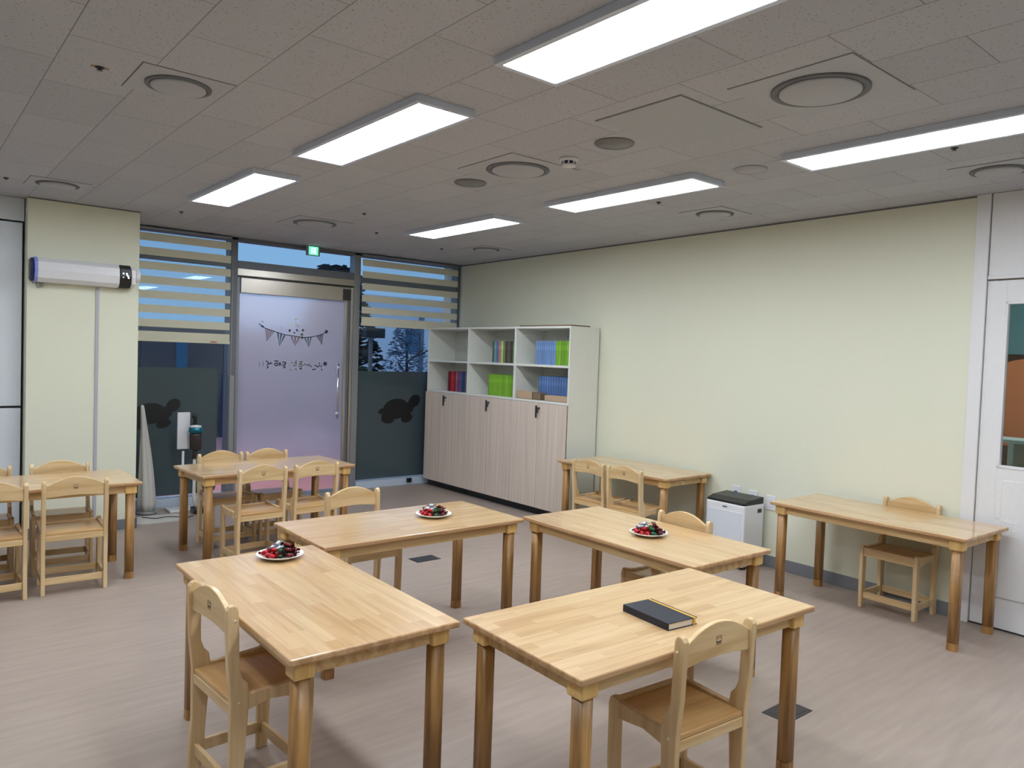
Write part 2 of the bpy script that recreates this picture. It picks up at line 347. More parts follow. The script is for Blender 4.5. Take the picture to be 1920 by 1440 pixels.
# ---------------------------------------------------------------- the room
XL, YB = -3.2, -2.6
struct(MB().box(XL, 8.2, YB, YW+0.06, -0.12, 0).obj('floor', M['floor']))
struct(MB().box(XL, 8.2, YB, YW+0.3, H, H+0.15).obj('ceiling', M['ceiling']))
mb = MB(); mb.corners([(wx(s)+d, s, z) for d in (0, 0.16) for s in (1.77, YW+0.3) for z in (0, H)]); struct(mb.obj('wall_right', M['wall']))
mb = MB(); mb.corners([(wx(s)+d, s, z) for d in (0, 0.16) for s in (YB, 0.62) for z in (0, H)]); struct(mb.obj('wall_right', M['wall']))
struct(MB().box(XL-0.1, XL, YB, YW, 0, H).obj('wall_left', M['wall']))
struct(MB().box(XL-0.1, 5.0, YB-0.1, YB, 0, H).obj('wall_back', M['wall']))
# column on the left and the recess wall behind the cupboards
mb = MB(); mb.box(0.803, 1.585, YP, YW+0.1, 0, H)
struct(mb.obj('wall_column', M['wall']))
struct(MB().box(0.803-0.0, 1.592, YP-0.012, YP, 0, 0.085, 0.002).obj('baseboard_column', M['skirting']))
struct(MB().box(1.585, 1.597, YP-0.012, YW-0.09, 0, 0.085, 0.002).obj('baseboard_column_side', M['skirting']))
struct(MB().box(XL, 0.803, 7.35, 7.45, 0, H).obj('wall_far', M['wall']))
mb = MB(); mb.box(1.268, 1.292, YP-0.010, YP, 0.085, 1.98, 0.002)
struct(mb.obj('trim_1', flat('grey_cable_duct', rgb(176, 178, 186), 0.5)))
mb = MB(); wallbox(mb, 1.77, 7.5, 0, 0.012, 0, 0.088, 0.002); struct(mb.obj('baseboard_right', M['skirting']))
mb = MB(); wallbox(mb, YB, 0.62, 0, 0.012, 0, 0.088, 0.002); struct(mb.obj('baseboard_right', M['skirting']))
mb = MB(); wallbox(mb, 1.78, YW, 0, 0.004, H-0.012, H-0.0005); struct(mb.obj('shadow_strip_right', M['ring']))  # dark strip painted in place of the thin shadow line under the ceiling
struct(MB().box(0.803, 1.589, YP-0.004, YP, H-0.010, H-0.0005).obj('shadow_strip_column', M['ring']))  # same painted shadow line on the column
# white cupboard wall on the far left
cw = thing('wall_cupboard', 'pale white built-in cupboard wall left of the cream column', 'cupboard', (0, 7.0, 0))
MB().box(XL+0.02, 0.795, -0.10, 0.33, 2.452, H-0.002).obj('fascia', M['panelw'], cw)
MB().box(XL+0.02, 0.795, -0.06, 0.33, 0.0, 0.07).obj('plinth', M['dark'], cw)
MB().box(XL+0.02, 0.795, -0.05, 0.33, 0.07, 2.452).obj('carcass', M['dark'], cw)
x1 = 0.787
for k in range(5):
    x0 = x1 - 0.72
    MB().box(x0+0.003, x1-0.003, -0.10, -0.052, 1.028, 2.438, 0.003).obj('upper_door', M['panelw'], cw)
    MB().box(x0+0.003, x1-0.003, -0.10, -0.052, 0.075, 1.010, 0.003).obj('lower_door', M['panelw'], cw)
    x1 = x0 - 0.004

# ---------------------------------------------------------------- window wall
FR0, FR1 = YW-0.07, YW+0.05
def bar(name, x0, x1, z0, z1, mat='alu', y0=FR0, y1=FR1, bev=0.004):
    return struct(MB().box(x0, x1, y0, y1, z0, z1, bev).obj(name, M[mat]))
bar('window_frame_post', 2.575, 2.655, 0.0, H, 'alu_dark'); bar('window_frame_post', 3.935, 4.01, 0.0, H, 'alu')
bar('window_frame_post', wx(YW)-0.05, wx(YW)-0.002, 0.0, H, 'alu_dark'); bar('window_frame_post', 1.587, 1.625, 0.0, H, 'alu_dark')
bar('window_frame_rail', 1.6, 2.58, 2.335, 2.40, 'alu_dark'); bar('window_frame_rail', 4.01, 5.31, 2.30, 2.37, 'alu_dark')
bar('window_frame_rail', 2.655, 3.935, 2.325, 2.40, 'alu_dark')
bar('window_sill', 1.6, 2.58, 0.0, 0.085, 'sill', FR0-0.02, FR1); bar('window_sill', 4.01, 5.31, 0.0, 0.085, 'sill', FR0-0.02, FR1)
bar('window_frame_rail', 1.6, 5.31, H-0.03, H-0.001, 'alu_dark')
for i, (a, b_, c, d) in enumerate([(1.625, 2.575, 0.085, 2.335), (1.625, 2.575, 2.40, H-0.03), (2.655, 3.935, 2.40, H-0.03), (4.01, 5.305, 0.085, 2.30), (4.01, 5.305, 2.37, H-0.03)]):
    struct(MB().box(a, b_, YW, YW+0.006, c, d).obj('window_%d' % (i+1), M['glass']))
# tinted film on the lower panes
def rrect(x0, x1, z0, z1, r, n=6):
    p = []
    for cx, cz, a0 in ((x1-r, z1-r, 0), (x0+r, z1-r, 90), (x0+r, z0+r, 180), (x1-r, z0+r, 270)):
        for k in range(n+1):
            a = math.radians(a0 + 90*k/n); p.append((cx+r*math.cos(a), cz+r*math.sin(a)))
    return p
f1 = MB().prism(rrect(1.628, 2.50, 0.10, 1.325, 0.05), YW-0.006, YW-0.004, 'XZ').obj('window_film', M['dimfilm'])
tag(f1, 'dark grey-green privacy film on the lower left window pane beside the column', 'window film', 'privacy films on the lower window panes')
f2 = MB().prism(rrect(4.02, 5.29, 0.09, 1.322, 0.01), YW-0.006, YW-0.004, 'XZ').obj('window_film', M['dimfilm'])
tag(f2, 'dark grey-green privacy film on the lower right pane behind the bookcase', 'window film', 'privacy films on the lower window panes')
def blob(mb, cx, cz, rx, rz, rot=0, n=26, y=YW-0.009):
    p = []
    for k in range(n):
        a = 2*PI*k/n; x = rx*math.cos(a); z = rz*math.sin(a)
        p.append((cx+x*math.cos(rot)-z*math.sin(rot), cz+x*math.sin(rot)+z*math.cos(rot)))
    mb.prism(p, y-0.0015, y+0.0015, 'XZ')
def turtle(cx, cz, s, label, flip=1):
    mb = MB()
    def B(x, z, rx, rz, rot=0, k=0): blob(mb, cx+flip*x*s, cz+z*s, rx*s, rz*s, rot*flip, y=YW-0.009-0.0004*k)
    B(-0.02, 0.02, 0.155, 0.105, 0.1, 0); B(0.20, 0.10, 0.075, 0.060, 0.7, 1); B(0.14, 0.03, 0.05, 0.085, -0.5, 2); B(0.11, -0.08, 0.07, 0.045, 0.3, 3)
    B(-0.12, -0.09, 0.075, 0.04, -0.1, 4); B(-0.19, 0.0, 0.045, 0.025, 0.4, 5); B(-0.13, -0.05, 0.06, 0.07, 0.2, 6)
    return tag(mb.obj('turtle_sticker', M['sticker']), label, 'sticker')
turtle(4.57, 0.865, 1.12, 'dark turtle silhouette sticker on the right window film beside the bookcase')
turtle(1.90, 0.87, 0.95, 'dark turtle silhouette sticker on the left window film by the vacuum cleaner')

# zebra roller blinds
def blind(name, x0, x1, z0, label, tagx=None):
    t = thing(name, label, 'blind', ((x0+x1)/2, YW-0.11, 0), 0, 'striped roller blinds on the window wall')
    w = (x1-x0)/2; top = H-0.012
    MB().box(-w, w, -0.02, 0.02, top-0.02, top, 0.004).obj('head_rail', M['alu'], t)
    mb = MB(); mb.box(-w+0.004, w-0.004, 0.001, 0.0018, z0+0.012, top-0.02); mb.obj('sheer_layer', M['sheer'], t)
    mb = MB(); z = z0+0.078
    mb.box(-w+0.004, w-0.004, -0.0035, -0.0005, z0+0.012, z0+0.078)
    z = z0+0.118
    while z < top-0.05:
        mb.box(-w+0.004, w-0.004, -0.0035, -0.0005, z, min(z+0.072, top-0.02)); z += 0.131
    mb.obj('opaque_bands', M['blind'], t)
    MB().box(-w, w, -0.011, 0.008, z0-0.018, z0+0.012, 0.005).obj('bottom_rail', M['blind'], t)
    return t
bl = blind('roller_blind', 1.60, 2.575, 1.585, 'cream striped roller blind hanging over the left window, lower of the two')
MB().box(0.30, 0.36, -0.0135, -0.0105, 1.577, 1.587).obj('red_label', flat('red_label', rgb(190, 70, 62), 0.6), bl)
blind('roller_blind', 4.005, 5.30, 1.845, 'cream striped roller blind over the right window above the bookcase')
mb = MB(); mb.tube([(2.60, YW-0.085, z) for z in (2.58, 1.8, 1.22)], 0.0022, 6)
tag(mb.obj('blind_cord', M['fabric']), 'thin blind cord beside the left edge of the glass door', 'cord')
mb = MB(); mb.box(2.575, 2.625, YW-0.13, YW-0.074, 0.30, 1.26, 0.006)
tag(mb.obj('door_closer_cover', M['alu']), 'grey metal cover strip on the post left of the glass door', 'strip')

# glass door -------------------------------------------------------------
dr = bpy.data.objects.new('door_1', None); COL.objects.link(dr); dr.location = (0, YW-0.04, 0); dr['kind'] = 'structure'
MB().box(2.655, 3.935, -0.03, 0.05, 2.255, 2.325, 0.003).obj('head_box', M['steel'], dr)
MB().box(2.655, 3.935, -0.022, 0.04, 2.238, 2.255).obj('shadow_gap', M['black'], dr)
MB().box(2.690, 3.895, -0.035, 0.02, 2.085, 2.236, 0.004).obj('top_rail', M['steel'], dr)
MB().box(2.655, 2.682, -0.02, 0.04, 0.0, 2.24, 0.003).obj('jamb', M['alu'], dr)
MB().box(3.905, 3.935, -0.02, 0.04, 0.0, 2.24, 0.003).obj('jamb', M['steel'], dr)
MB().box(3.835, 3.868, -0.012, 0.012, 0.0, 2.09, 0.003).obj('door_stile', M['steel'], dr)
MB().box(3.868, 3.903, -0.004, 0.03, 0.0, 2.236).obj('hinge_gap', M['alu_dark'], dr)
MB().box(2.690, 3.835, -0.005, 0.005, 0.20, 2.09).obj('frosted_pane', M['frost'], dr)
MB().box(2.690, 3.835, -0.004, 0.004, 0.012, 0.20).obj('clear_pane', M['glass'], dr)
MB().box(3.80, 3.89, -0.05, -0.034, 2.09, 2.215, 0.004).obj('hinge_block', M['dark'], dr)
h = MB(); h.tube([(3.752, -0.055, 0.80), (3.752, -0.055, 1.40)], 0.013, 12)
for z in (0.88, 1.32): h.tube([(3.752, -0.055, z), (3.752, 0.0, z)], 0.009, 10)
h.obj('door_handle', M['chrome'], dr)
for z in (0.86, 1.36): MB().lathe([(0.0145, -0.012), (0.0145, 0.012)], 14, xf((3.752, -0.055, z))).obj('handle_ring', M['inkw'], dr)
struct(MB().box(2.655, 3.935, YW-0.10, YW+0.05, 0.0, 0.012).obj('door_sill', M['alu']))
# bunting drawn on the frosted glass
DY = YW-0.04-0.0065
def pxdoor(u, v):
    """map of the drawing: u 0..1 left to right, v 0..1 top to bottom of the 1920x1440 close-up"""
    return (2.84 + u*0.938, 1.952 - v*0.715)
def stroke(mb, pts, w=0.008, y=DY):
    P = [Vector((*pxdoor(u, v),)) for u, v in pts]
    for a, b in zip(P, P[1:]):
        d = (b-a); n = Vector((-d.y, d.x)); 
        if n.length < 1e-6: continue
        n = n.normalized()*w*0.68; e = d.normalized()*w*0.3
        q = [a-n-e, b-n+e, b+n+e, a+n-e]
        mb.prism([(p.x, p.y) for p in q], y-0.001, y, 'XZ')
bt = thing('bunting_decal', 'triangular bunting drawing printed on the frosted glass door', 'decal', (0, 0, 0))
mb = MB(); stroke(mb, [(0.05, 0.23), (0.12, 0.29), (0.24, 0.335), (0.34, 0.37), (0.46, 0.385), (0.56, 0.40), (0.66, 0.385), (0.74, 0.36), (0.80, 0.33), (0.86, 0.285)], 0.006); mb.obj('string', M['ink'], bt)
def flag(u0, v0, u1, v1, u2, v2, mt, n=4):
    mb = MB()
    a, b_, c = pxdoor(u0, v0), pxdoor(u1, v1), pxdoor(u2, v2)
    for k in range(n):      # striped pennant
        t0, t1 = k/n, (k+0.55)/n
        p = [(a[0]+(b_[0]-a[0])*t, a[1]+(b_[1]-a[1])*t) for t in (t0, t1)]
        q = [(p[1][0]+(c[0]-p[1][0])*0.97, p[1][1]+(c[1]-p[1][1])*0.97), (p[0][0]+(c[0]-p[0][0])*0.97, p[0][1]+(c[1]-p[0][1])*0.97)]
        mb.prism([p[0], p[1]] + q, DY-0.001, DY, 'XZ')
    mb.obj('pennant', M[mt], bt)
flag(0.12, 0.29, 0.235, 0.335, 0.14, 0.48, 'inkp', 5); flag(0.255, 0.345, 0.37, 0.39, 0.285, 0.545, 'inkt', 3)
flag(0.41, 0.39, 0.545, 0.40, 0.465, 0.53, 'inkp', 3); flag(0.57, 0.40, 0.68, 0.385, 0.63, 0.54, 'inkt', 3); flag(0.72, 0.365, 0.81, 0.325, 0.79, 0.50, 'ink', 5)
mb = MB()
for u, v, w in ((0.40, 0.30, .016), (0.485, 0.29, .014), (0.455, 0.33, .010), (0.84, 0.29, .026), (0.09, 0.26, .014)): stroke(mb, [(u-0.006, v), (u+0.006, v+0.012)], w)
mb.obj('small_flower', M['ink'], bt)
mb = MB()
for u, v in ((0.555, 0.285), (0.545, 0.35), (0.55, 0.395)): stroke(mb, [(u-0.006, v), (u+0.006, v+0.012)], 0.018)
mb.obj('green_leaf', M['inkg'], bt)
mb = MB()
for u, v, w in ((0.465, 0.13, .018), (0.395, 0.225, .020), (0.48, 0.21, .024), (0.50, 0.225, .018), (0.085, 0.20, .014)): stroke(mb, [(u-0.009, v), (u+0.009, v+0.004)], w)
mb.obj('white_balloon', M['inkw'], bt)
tx = thing('door_lettering', 'line of small mirrored handwritten letters on the frosted glass door', 'lettering', (0, 0, 0))
def letters(segs, mt, w=0.0085):
    mb = MB()
    for s_ in segs: stroke(mb, s_, w)
    mb.obj('letter_group', M[mt], tx)
letters([[(0.065, 0.785), (0.068, 0.83)], [(0.105, 0.765), (0.108, 0.83)]], 'inkp', 0.006)
letters([[(0.14, 0.755), (0.16, 0.775), (0.175, 0.80), (0.15, 0.81)], [(0.155, 0.83), (0.165, 0.85), (0.15, 0.86)], [(0.18, 0.80), (0.19, 0.78), (0.205, 0.80)]], 'ink')
letters([[(0.235, 0.755), (0.275, 0.755)], [(0.24, 0.79), (0.265, 0.78), (0.275, 0.81), (0.255, 0.825), (0.238, 0.81), (0.24, 0.79)], [(0.29, 0.775), (0.29, 0.82)], [(0.325, 0.77), (0.36, 0.77), (0.36, 0.80), (0.33, 0.80)], [(0.33, 0.825), (0.355, 0.825), (0.355, 0.85), (0.335, 0.85)], [(0.30, 0.78), (0.31, 0.82)]], 'ink')
letters([[(0.435, 0.765), (0.44, 0.78)], [(0.485, 0.74), (0.48, 0.77), (0.465, 0.79)], [(0.48, 0.77), (0.49, 0.79)], [(0.45, 0.82), (0.49, 0.81)], [(0.48, 0.86), (0.488, 0.88)], [(0.42, 0.875), (0.425, 0.885)]], 'inkg', 0.007)
letters([[(0.525, 0.76), (0.56, 0.755)], [(0.545, 0.775), (0.52, 0.80)], [(0.54, 0.785), (0.555, 0.80)], [(0.52, 0.825), (0.56, 0.82)], [(0.53, 0.86), (0.545, 0.845), (0.55, 0.865), (0.53, 0.87)], [(0.585, 0.785), (0.575, 0.81)], [(0.60, 0.80), (0.625, 0.81)], [(0.63, 0.79), (0.65, 0.815), (0.67, 0.83)]], 'inkg')
letters([[(0.68, 0.87), (0.72, 0.865)], [(0.71, 0.805), (0.75, 0.83), (0.765, 0.80)], [(0.76, 0.78), (0.77, 0.77)], [(0.79, 0.80), (0.785, 0.83)], [(0.79, 0.86), (0.80, 0.88)]], 'ink')
mb = MB(); c = pxdoor(0.835, 0.78)
blob(mb, c[0], c[1], 0.022, 0.022, y=DY-0.001); mb.obj('round_mark', M['ink'], tx)

# exit sign
ex = thing('exit_sign', 'small green illuminated exit sign hanging above the glass door', 'exit sign', (3.40, YW-0.16, 2.572))
MB().box(-0.075, 0.075, -0.012, 0.015, -0.05, 0.05, 0.005).obj('housing', M['alu'], ex)
MB().box(-0.052, 0.052, -0.0155, -0.0125, -0.043, 0.043).obj('green_panel', M['exit'], ex)
mb = MB(); mb.box(-0.026, -0.018, -0.018, -0.0155, -0.032, 0.03); mb.box(0.018, 0.026, -0.018, -0.0155, -0.032, 0.03); mb.box(-0.018, 0.018, -0.018, -0.0155, 0.022, 0.03)
mb.prism([(-0.01, -0.03), (-0.004, -0.03), (0.003, -0.006), (0.012, -0.028), (0.016, -0.024), (0.009, 0.002), (0.005, 0.012), (-0.006, 0.01), (-0.012, 0.0), (-0.004, 0.0)], -0.018, -0.0155, 'XZ')
mb.obj('pictogram', M['exitw'], ex)
MB().box(-0.03, 0.03, -0.005, 0.005, 0.05, 0.054).obj('ceiling_bracket', M['alu'], ex)

# ---------------------------------------------------------------- outside
struct(MB().box(-8, 30, YW+0.06, 40, -0.16, -0.02).obj('trim_2', M['pave']), 'pink paving outside the window wall')
cn = bpy.data.objects.new('added_canopy', None); COL.objects.link(cn); cn.location = (3.1, 8.1, 0); cn['kind'] = 'structure'; cn['label'] = 'unseen pale canopy with an added warm light panel outside above the glass door'  # unseen canopy and lamp, added to light the paving and frosted door
MB().box(-0.9, 0.9, -0.5, 0.4, 3.0, 3.08).obj('added_canopy_slab', M['facade'], cn)
MB().box(-0.8, 0.3, -0.25, 0.25, 2.97, 2.999, 0.004).obj('added_light_panel', emit('added_warm_light', (1.0, 0.80, 0.78, 1), 22), cn)  # added light source, hidden above the door
def outbox(name, label, cat, args, mt, bev=0.0):
    return tag(MB().box(*args, bev).obj(name, M[mt]), label, cat)
gw = thing('garden_wall', 'dark blue-grey low wall outside behind the left window', 'wall', (3.2, 13.2, 0))
MB().box(-2.6, 2.6, -0.1, 0.1, -0.02, 1.90).obj('wall_panel', M['darkwall'], gw)
MB().box(-0.10, 0.06, -0.16, -0.1, -0.02, 1.9).obj('post', M['darkwall'], gw)
MB().box(-0.42, -0.26, -0.16, -0.1, -0.02, 1.88).obj('pale_post', M['lightcol'], gw)
MB().box(0.44, 0.62, -0.13, -0.1, 1.1, 1.72).obj('teal_window', M['tealwin'], gw)
MB().box(0.62, 1.6, -0.12, -0.1, 1.66, 1.70).obj('handrail', M['alu_dark'], gw)
fb = thing('neighbouring_building', 'pale neighbouring building with a teal window seen through the right window', 'building', (12.0, 16.0, 0))
MB().box(-3.6, 4.0, -0.1, 2.0, -0.02, 2.9).obj('facade', M['facade'], fb)
MB().box(-2.25, -1.90, -0.16, -0.1, 1.55, 2.12).obj('window_pane', M['tealwin'], fb)
MB().box(-1.86, -1.76, -0.18, -0.1, 0.6, 2.5).obj('downpipe', M['alu_dark'], fb)
def tree(name, label, loc, h, r, mt, n, seed, z0=0.4, leaf=0.10):
    rd = random.Random(seed); t = thing(name, label, 'tree' if 'tree' in name else 'shrub', loc)
    mb = MB(); mb.tube([(0, 0, -0.02), (0.03, 0.02, h*0.5), (0, 0, h*0.85)], 0.04, 8, radii=[0.05, 0.035, 0.012])
    for k in range(7):
        a = rd.random()*2*PI; z = z0+rd.random()*(h-z0)*0.7
        mb.tube([(0, 0, z), (r*0.7*math.cos(a), r*0.7*math.sin(a), z+0.25)], 0.012, 5)
    mb.obj('trunk', M['bark'], t)
    bm = MB()
    for k in range(n):
        u = rd.random(); z = z0 + (h-z0)*u; rr = r*(1-u*0.75)*math.sqrt(rd.random()); a = rd.random()*2*PI
        m4 = Matrix.Translation((rr*math.cos(a), rr*math.sin(a), z)) @ Matrix.Rotation(rd.random()*6, 4, 'Z') @ Matrix.Rotation(rd.random()*3, 4, 'X')
        s = leaf*(0.6+rd.random()*0.8)
        bm.prism([(-s, 0), (0, -s*0.35), (s, 0), (0, s*0.35)], -0.002, 0.002, 'XY', m=m4)
    bm.obj('foliage', M[mt], t); return t
tree('conifer_tree', 'dark tree outside between the glass door and the right window', (5.2, 10.4, 0), 2.8, 0.98, 'leaf', 2600, 3)
tree('bare_shrub', 'pale twiggy shrub outside behind the bookcase end of the window', (7.15, 11.6, 0), 2.0, 0.85, 'leafl', 2400, 5, 0.2, 0.035)
outbox('wall_box', 'dark box on a post outside at the top left of the right window', 'box', (4.86, 5.14, 8.9, 9.02, 1.73, 1.86), 'leaf')
tag(MB().box(4.94, 4.98, 8.94, 8.98, -0.02, 1.73).obj('signpost', M['alu_dark']), 'thin dark post carrying the box outside the right window', 'post')

# ---------------------------------------------------------------- door on the right and the room beyond
mb = MB(); wallbox(mb, 1.695, 1.77, -0.16, 0.022, 0, H-0.001, 0.003); struct(mb.obj('trim_3', M['white_door']))
mb = MB(); wallbox(mb, 0.62, 0.70, -0.16, 0.022, 0, H-0.001, 0.003); struct(mb.obj('trim_4', M['white_door']))
mb = MB(); wallbox(mb, 0.70, 1.69, -0.16, 0.008, 2.125, H-0.001, 0.003); struct(mb.obj('trim_5', M['white_door']))
mb = MB(); wallbox(mb, 0.70, 1.69, -0.04, 0.018, 2.108, 2.128, 0.002); struct(mb.obj('trim_6', M['white_door']))
d2 = bpy.data.objects.new('door_2', None); COL.objects.link(d2); d2.location = (0, 0, 0); d2['kind'] = 'structure'
mb = MB()
wallbox(mb, 1.585, 1.691, -0.035, 0.005, 0.012, 2.098, 0.002); wallbox(mb, 0.704, 0.83, -0.035, 0.005, 0.012, 2.098, 0.002)
wallbox(mb, 0.83, 1.585, -0.035, 0.005, 1.965, 2.098); wallbox(mb, 0.83, 1.585, -0.035, 0.005, 0.012, 0.985)
mb.obj('door_leaf', M['white_door'], d2)
mb = MB(); wallbox(mb, 0.88, 1.55, 0.005, 0.013, 0.20, 0.905, 0.003); mb.obj('raised_panel', M['white_door'], d2)
mb = MB(); wallbox(mb, 0.83, 1.585, -0.018, -0.012, 0.985, 1.965); mb.obj('door_pane', M['glass'], d2)
mb = MB(); wallbox(mb, 0.83, 0.843, -0.03, 0.009, 0.975, 1.975, 0.002); wallbox(mb, 1.573, 1.588, -0.03, 0.009, 0.975, 1.975, 0.002); wallbox(mb, 0.83, 1.588, -0.03, 0.009, 1.955, 1.97, 0.002); wallbox(mb, 0.83, 1.588, -0.03, 0.009, 0.975, 0.99, 0.002)
mb.obj('glazing_bead', M['white_door'], d2)
mb = MB(); wallbox(mb, 0.70, 1.695, -0.1, 0.0, 0.0, 0.008); struct(mb.obj('door_sill', M['dark']))
struct(MB().box(8.1, 8.2, YB, 4.0, 0, H).obj('wall_next_room', M['tan']))
struct(MB().box(5.35, 8.2, 3.2, 3.3, 0, H).obj('wall_next_room', M['white']))
struct(MB().box(5.0, 8.2, YB-0.1, YB, 0, H).obj('wall_next_room', M['white']))
tag(MB().box(7.9, 8.08, 0.4, 3.1, 1.72, 2.30).obj('teal_wall_panel', M['tealp']), 'teal panel on the wall of the next room seen through the door window', 'panel')
mb = MB(); mb.prism([(1.2, 0.9), (3.0, 0.9), (3.0, 1.42), (2.7, 1.52), (2.3, 1.66), (1.9, 1.74), (1.5, 1.70), (1.2, 1.6)], 7.7, 7.78, 'YZ')
tag(mb.obj('orange_arch_panel', M['orange']), 'orange arched panel in the next room seen through the door window', 'panel')
sh = thing('open_shelf', 'pale mint shelf unit in the next room seen through the door window', 'shelf', (6.9, 2.0, 0))
for y in (-0.55, 0.0, 0.55): MB().box(-0.15, 0.15, y-0.02, y+0.02, 0, 1.0).obj('upright', M['mint'], sh)
for z in (0.1, 0.55, 1.0): MB().box(-0.16, 0.16, -0.58, 0.58, z, z+0.025).obj('shelf_board', M['mint'], sh)

# ---------------------------------------------------------------- ceiling fittings
def lamp(x, y, label):
    t = thing('ceiling_light', label, 'ceiling light', (x*0.9715, y*0.9715, H), 0, 'shallow ceiling light panels')
    wi, li = 0.130, 0.610; w, l_ = wi+0.024, li+0.024; D = 0.032
    mb = MB()
    mb.box(-w, -wi, -l_, l_, -D, 0, 0.002); mb.box(wi, w, -l_, l_, -D, 0, 0.002); mb.box(-wi, wi, -l_, -li, -D, 0, 0.002); mb.box(-wi, wi, li, l_, -D, 0, 0.002)
    mb.obj('frame', M['frame'], t)
    MB().box(-wi, wi, -li, li, -D+0.002, -D+0.006).obj('diffuser', M['lamp'], t)
for x, y, lb in [(1.885, 5.32, 'long white ceiling light panel nearest the left window blind'), (1.902, 3.459, 'long white ceiling light panel in the left row, above the middle of the room'),
                 (1.895, 1.61, 'largest white ceiling light panel, cut by the top edge of the photo'), (3.811, 5.349, 'small far white ceiling light panel in front of the bookcase corner'),
                 (3.781, 3.42, 'long white ceiling light panel in the middle of the right row'), (3.79, 1.56, 'long white ceiling light panel cut by the right edge of the photo'),
                 (1.9, -0.25, 'added unseen white ceiling light panel behind the camera, left row'), (3.79, -0.3, 'added unseen white ceiling light panel behind the camera, right row'),  # unseen panels behind the camera, added to brighten the room
                 (0.0, 5.32, 'added white ceiling light panel out of view at the left, far end'), (0.0, 3.46, 'added white ceiling light panel out of view at the left, middle'),  # unseen left row, added to brighten the cupboard side
                 (0.0, 1.60, 'added white ceiling light panel out of view at the left, near the camera'), (6.9, 1.4, 'white ceiling light panel in the next room behind the white door')]:
    lamp(x, y, lb)
def vent(x, y, r, lab, plate=True):
    t = thing('air_vent', lab, 'air vent', (x, y, H), 0, 'round ceiling air vents')
    a = r*1.36
    if plate:
        MB().box(-a-0.003, a+0.003, -a-0.003, a+0.003, -0.0015, 0).obj('shadow_line', M['gap'], t)
        MB().box(-a, a, -a, a, -0.004, -0.0005).obj('mount_plate', M['plate'], t)
    MB().lathe([(r*0.80, -0.0045), (r*0.80, -0.006), (r*0.93, -0.012), (r, -0.010), (r*1.0, -0.004)], 40).obj('recess_shadow_ring', M['ring'], t)  # grey ring paints the shadow inside the vent recess
    MB().lathe([(r*0.83, -0.006), (r*0.83, -0.014), (r*0.80, -0.018), (0.0, -0.018)], 40).obj('disc', M['plate'], t)
vent(0.928, 3.37, 0.130, 'round air vent with dark edge in the upper left of the ceiling'); vent(2.799, 1.546, 0.184, 'largest round air vent, between the two right hand light panels')
vent(2.799, 3.384, 0.183, 'round air vent in the middle of the ceiling beside the smoke detector'); vent(0.893, 6.08, 0.132, 'small round air vent just above the cream column')
vent(2.801, 6.09, 0.18, 'flat looking round air vent in front of the glass door'); vent(4.593, 3.30, 0.134, 'small round air vent nearest the middle of the right wall')
vent(4.56, 1.482, 0.135, 'round air vent cut by the right edge, above the white door'); vent(4.68, 6.12, 0.136, 'smallest far round air vent, above the bookcase')
def disc(name, x, y, r, lab, cat, mt, rim='plate'):
    t = thing(name, lab, cat, (x, y, H))
    MB().lathe([(r, 0), (r, -0.006), (r*0.93, -0.010), (r*0.9, -0.006)], 36).obj('rim', M[mt], t)
    MB().lathe([(r*0.9, -0.002), (r*0.9, -0.008), (0.0, -0.012)], 36).obj('grille', M[mt], t)
disc('ceiling_speaker', 2.791, 2.624, 0.10, 'grey round ceiling speaker beside the square hatch', 'speaker', 'speaker')
disc('ceiling_speaker', 2.811, 3.864, 0.102, 'grey round ceiling speaker left of the middle air vent', 'speaker', 'speaker')
disc('blank_ceiling_cover', 3.679, 2.421, 0.092, 'pale round cover on the ceiling between the right row light panels', 'cover', 'plate')
sm = thing('smoke_detector', 'white smoke detector with dark slots on the ceiling', 'smoke detector', (2.839, 3.0, H))
MB().lathe([(0.052, 0), (0.052, -0.012), (0.045, -0.018)], 28).obj('base', M['white'], sm)
MB().lathe([(0.036, -0.018), (0.036, -0.034)], 24).obj('sensor_slots', M['navy'], sm)
MB().lathe([(0.04, -0.034), (0.038, -0.044), (0.0, -0.048)], 24).obj('cap', M['white'], sm)
mb = MB()
for k in range(8):
    a = 2*PI*k/8; mb.box(-0.004, 0.004, 0.035, 0.04, -0.035, -0.017, m=xf((0, 0, 0), (0, 0, a)))
mb.obj('cage_rib', M['white'], sm)
SPR = [((0.636, 3.385), 'ceiling sprinkler with a brown stain, upper left of the photo'), ((2.872, 5.35), 'tiny ceiling sprinkler between the two farthest light panels'),
       ((3.41, 6.111), 'tiny ceiling sprinkler in front of the glass door, right of the vent'), ((1.826, 6.491), 'tiny ceiling sprinkler in front of the left blind'),
       ((4.033, 3.358), 'tiny ceiling sprinkler beside the middle light panel of the right row'), ((3.976, 1.488), 'tiny ceiling sprinkler beside the light panel cut by the right edge'),
       ((4.369, 6.469), 'tiny ceiling sprinkler near the far corner'), ((0.599, 6.129), 'tiny ceiling sprinkler above the pale cupboards at the far left')]
for (x, y), lb in SPR:
    t = thing('ceiling_sprinkler', lb, 'sprinkler', (x, y, H), 0, 'ceiling sprinklers')
    MB().lathe([(0.018, 0), (0.016, -0.004), (0.006, -0.005), (0.006, -0.010), (0.011, -0.011), (0.011, -0.013)], 16).obj('sprinkler_head', M['dark'] if x != 0.636 else M['black'], t)
    if x == 0.636:
        mb = MB(); mb.lathe([(0.024, 0), (0.02, -0.0006), (0, -0.0006)], 20, sx=1.4, sy=0.8); mb.obj('stain', M['stain'], t)
ht = thing('ceiling_hatch', 'smooth square access hatch set in the ceiling tiles', 'hatch', (2.765, 2.205, H))
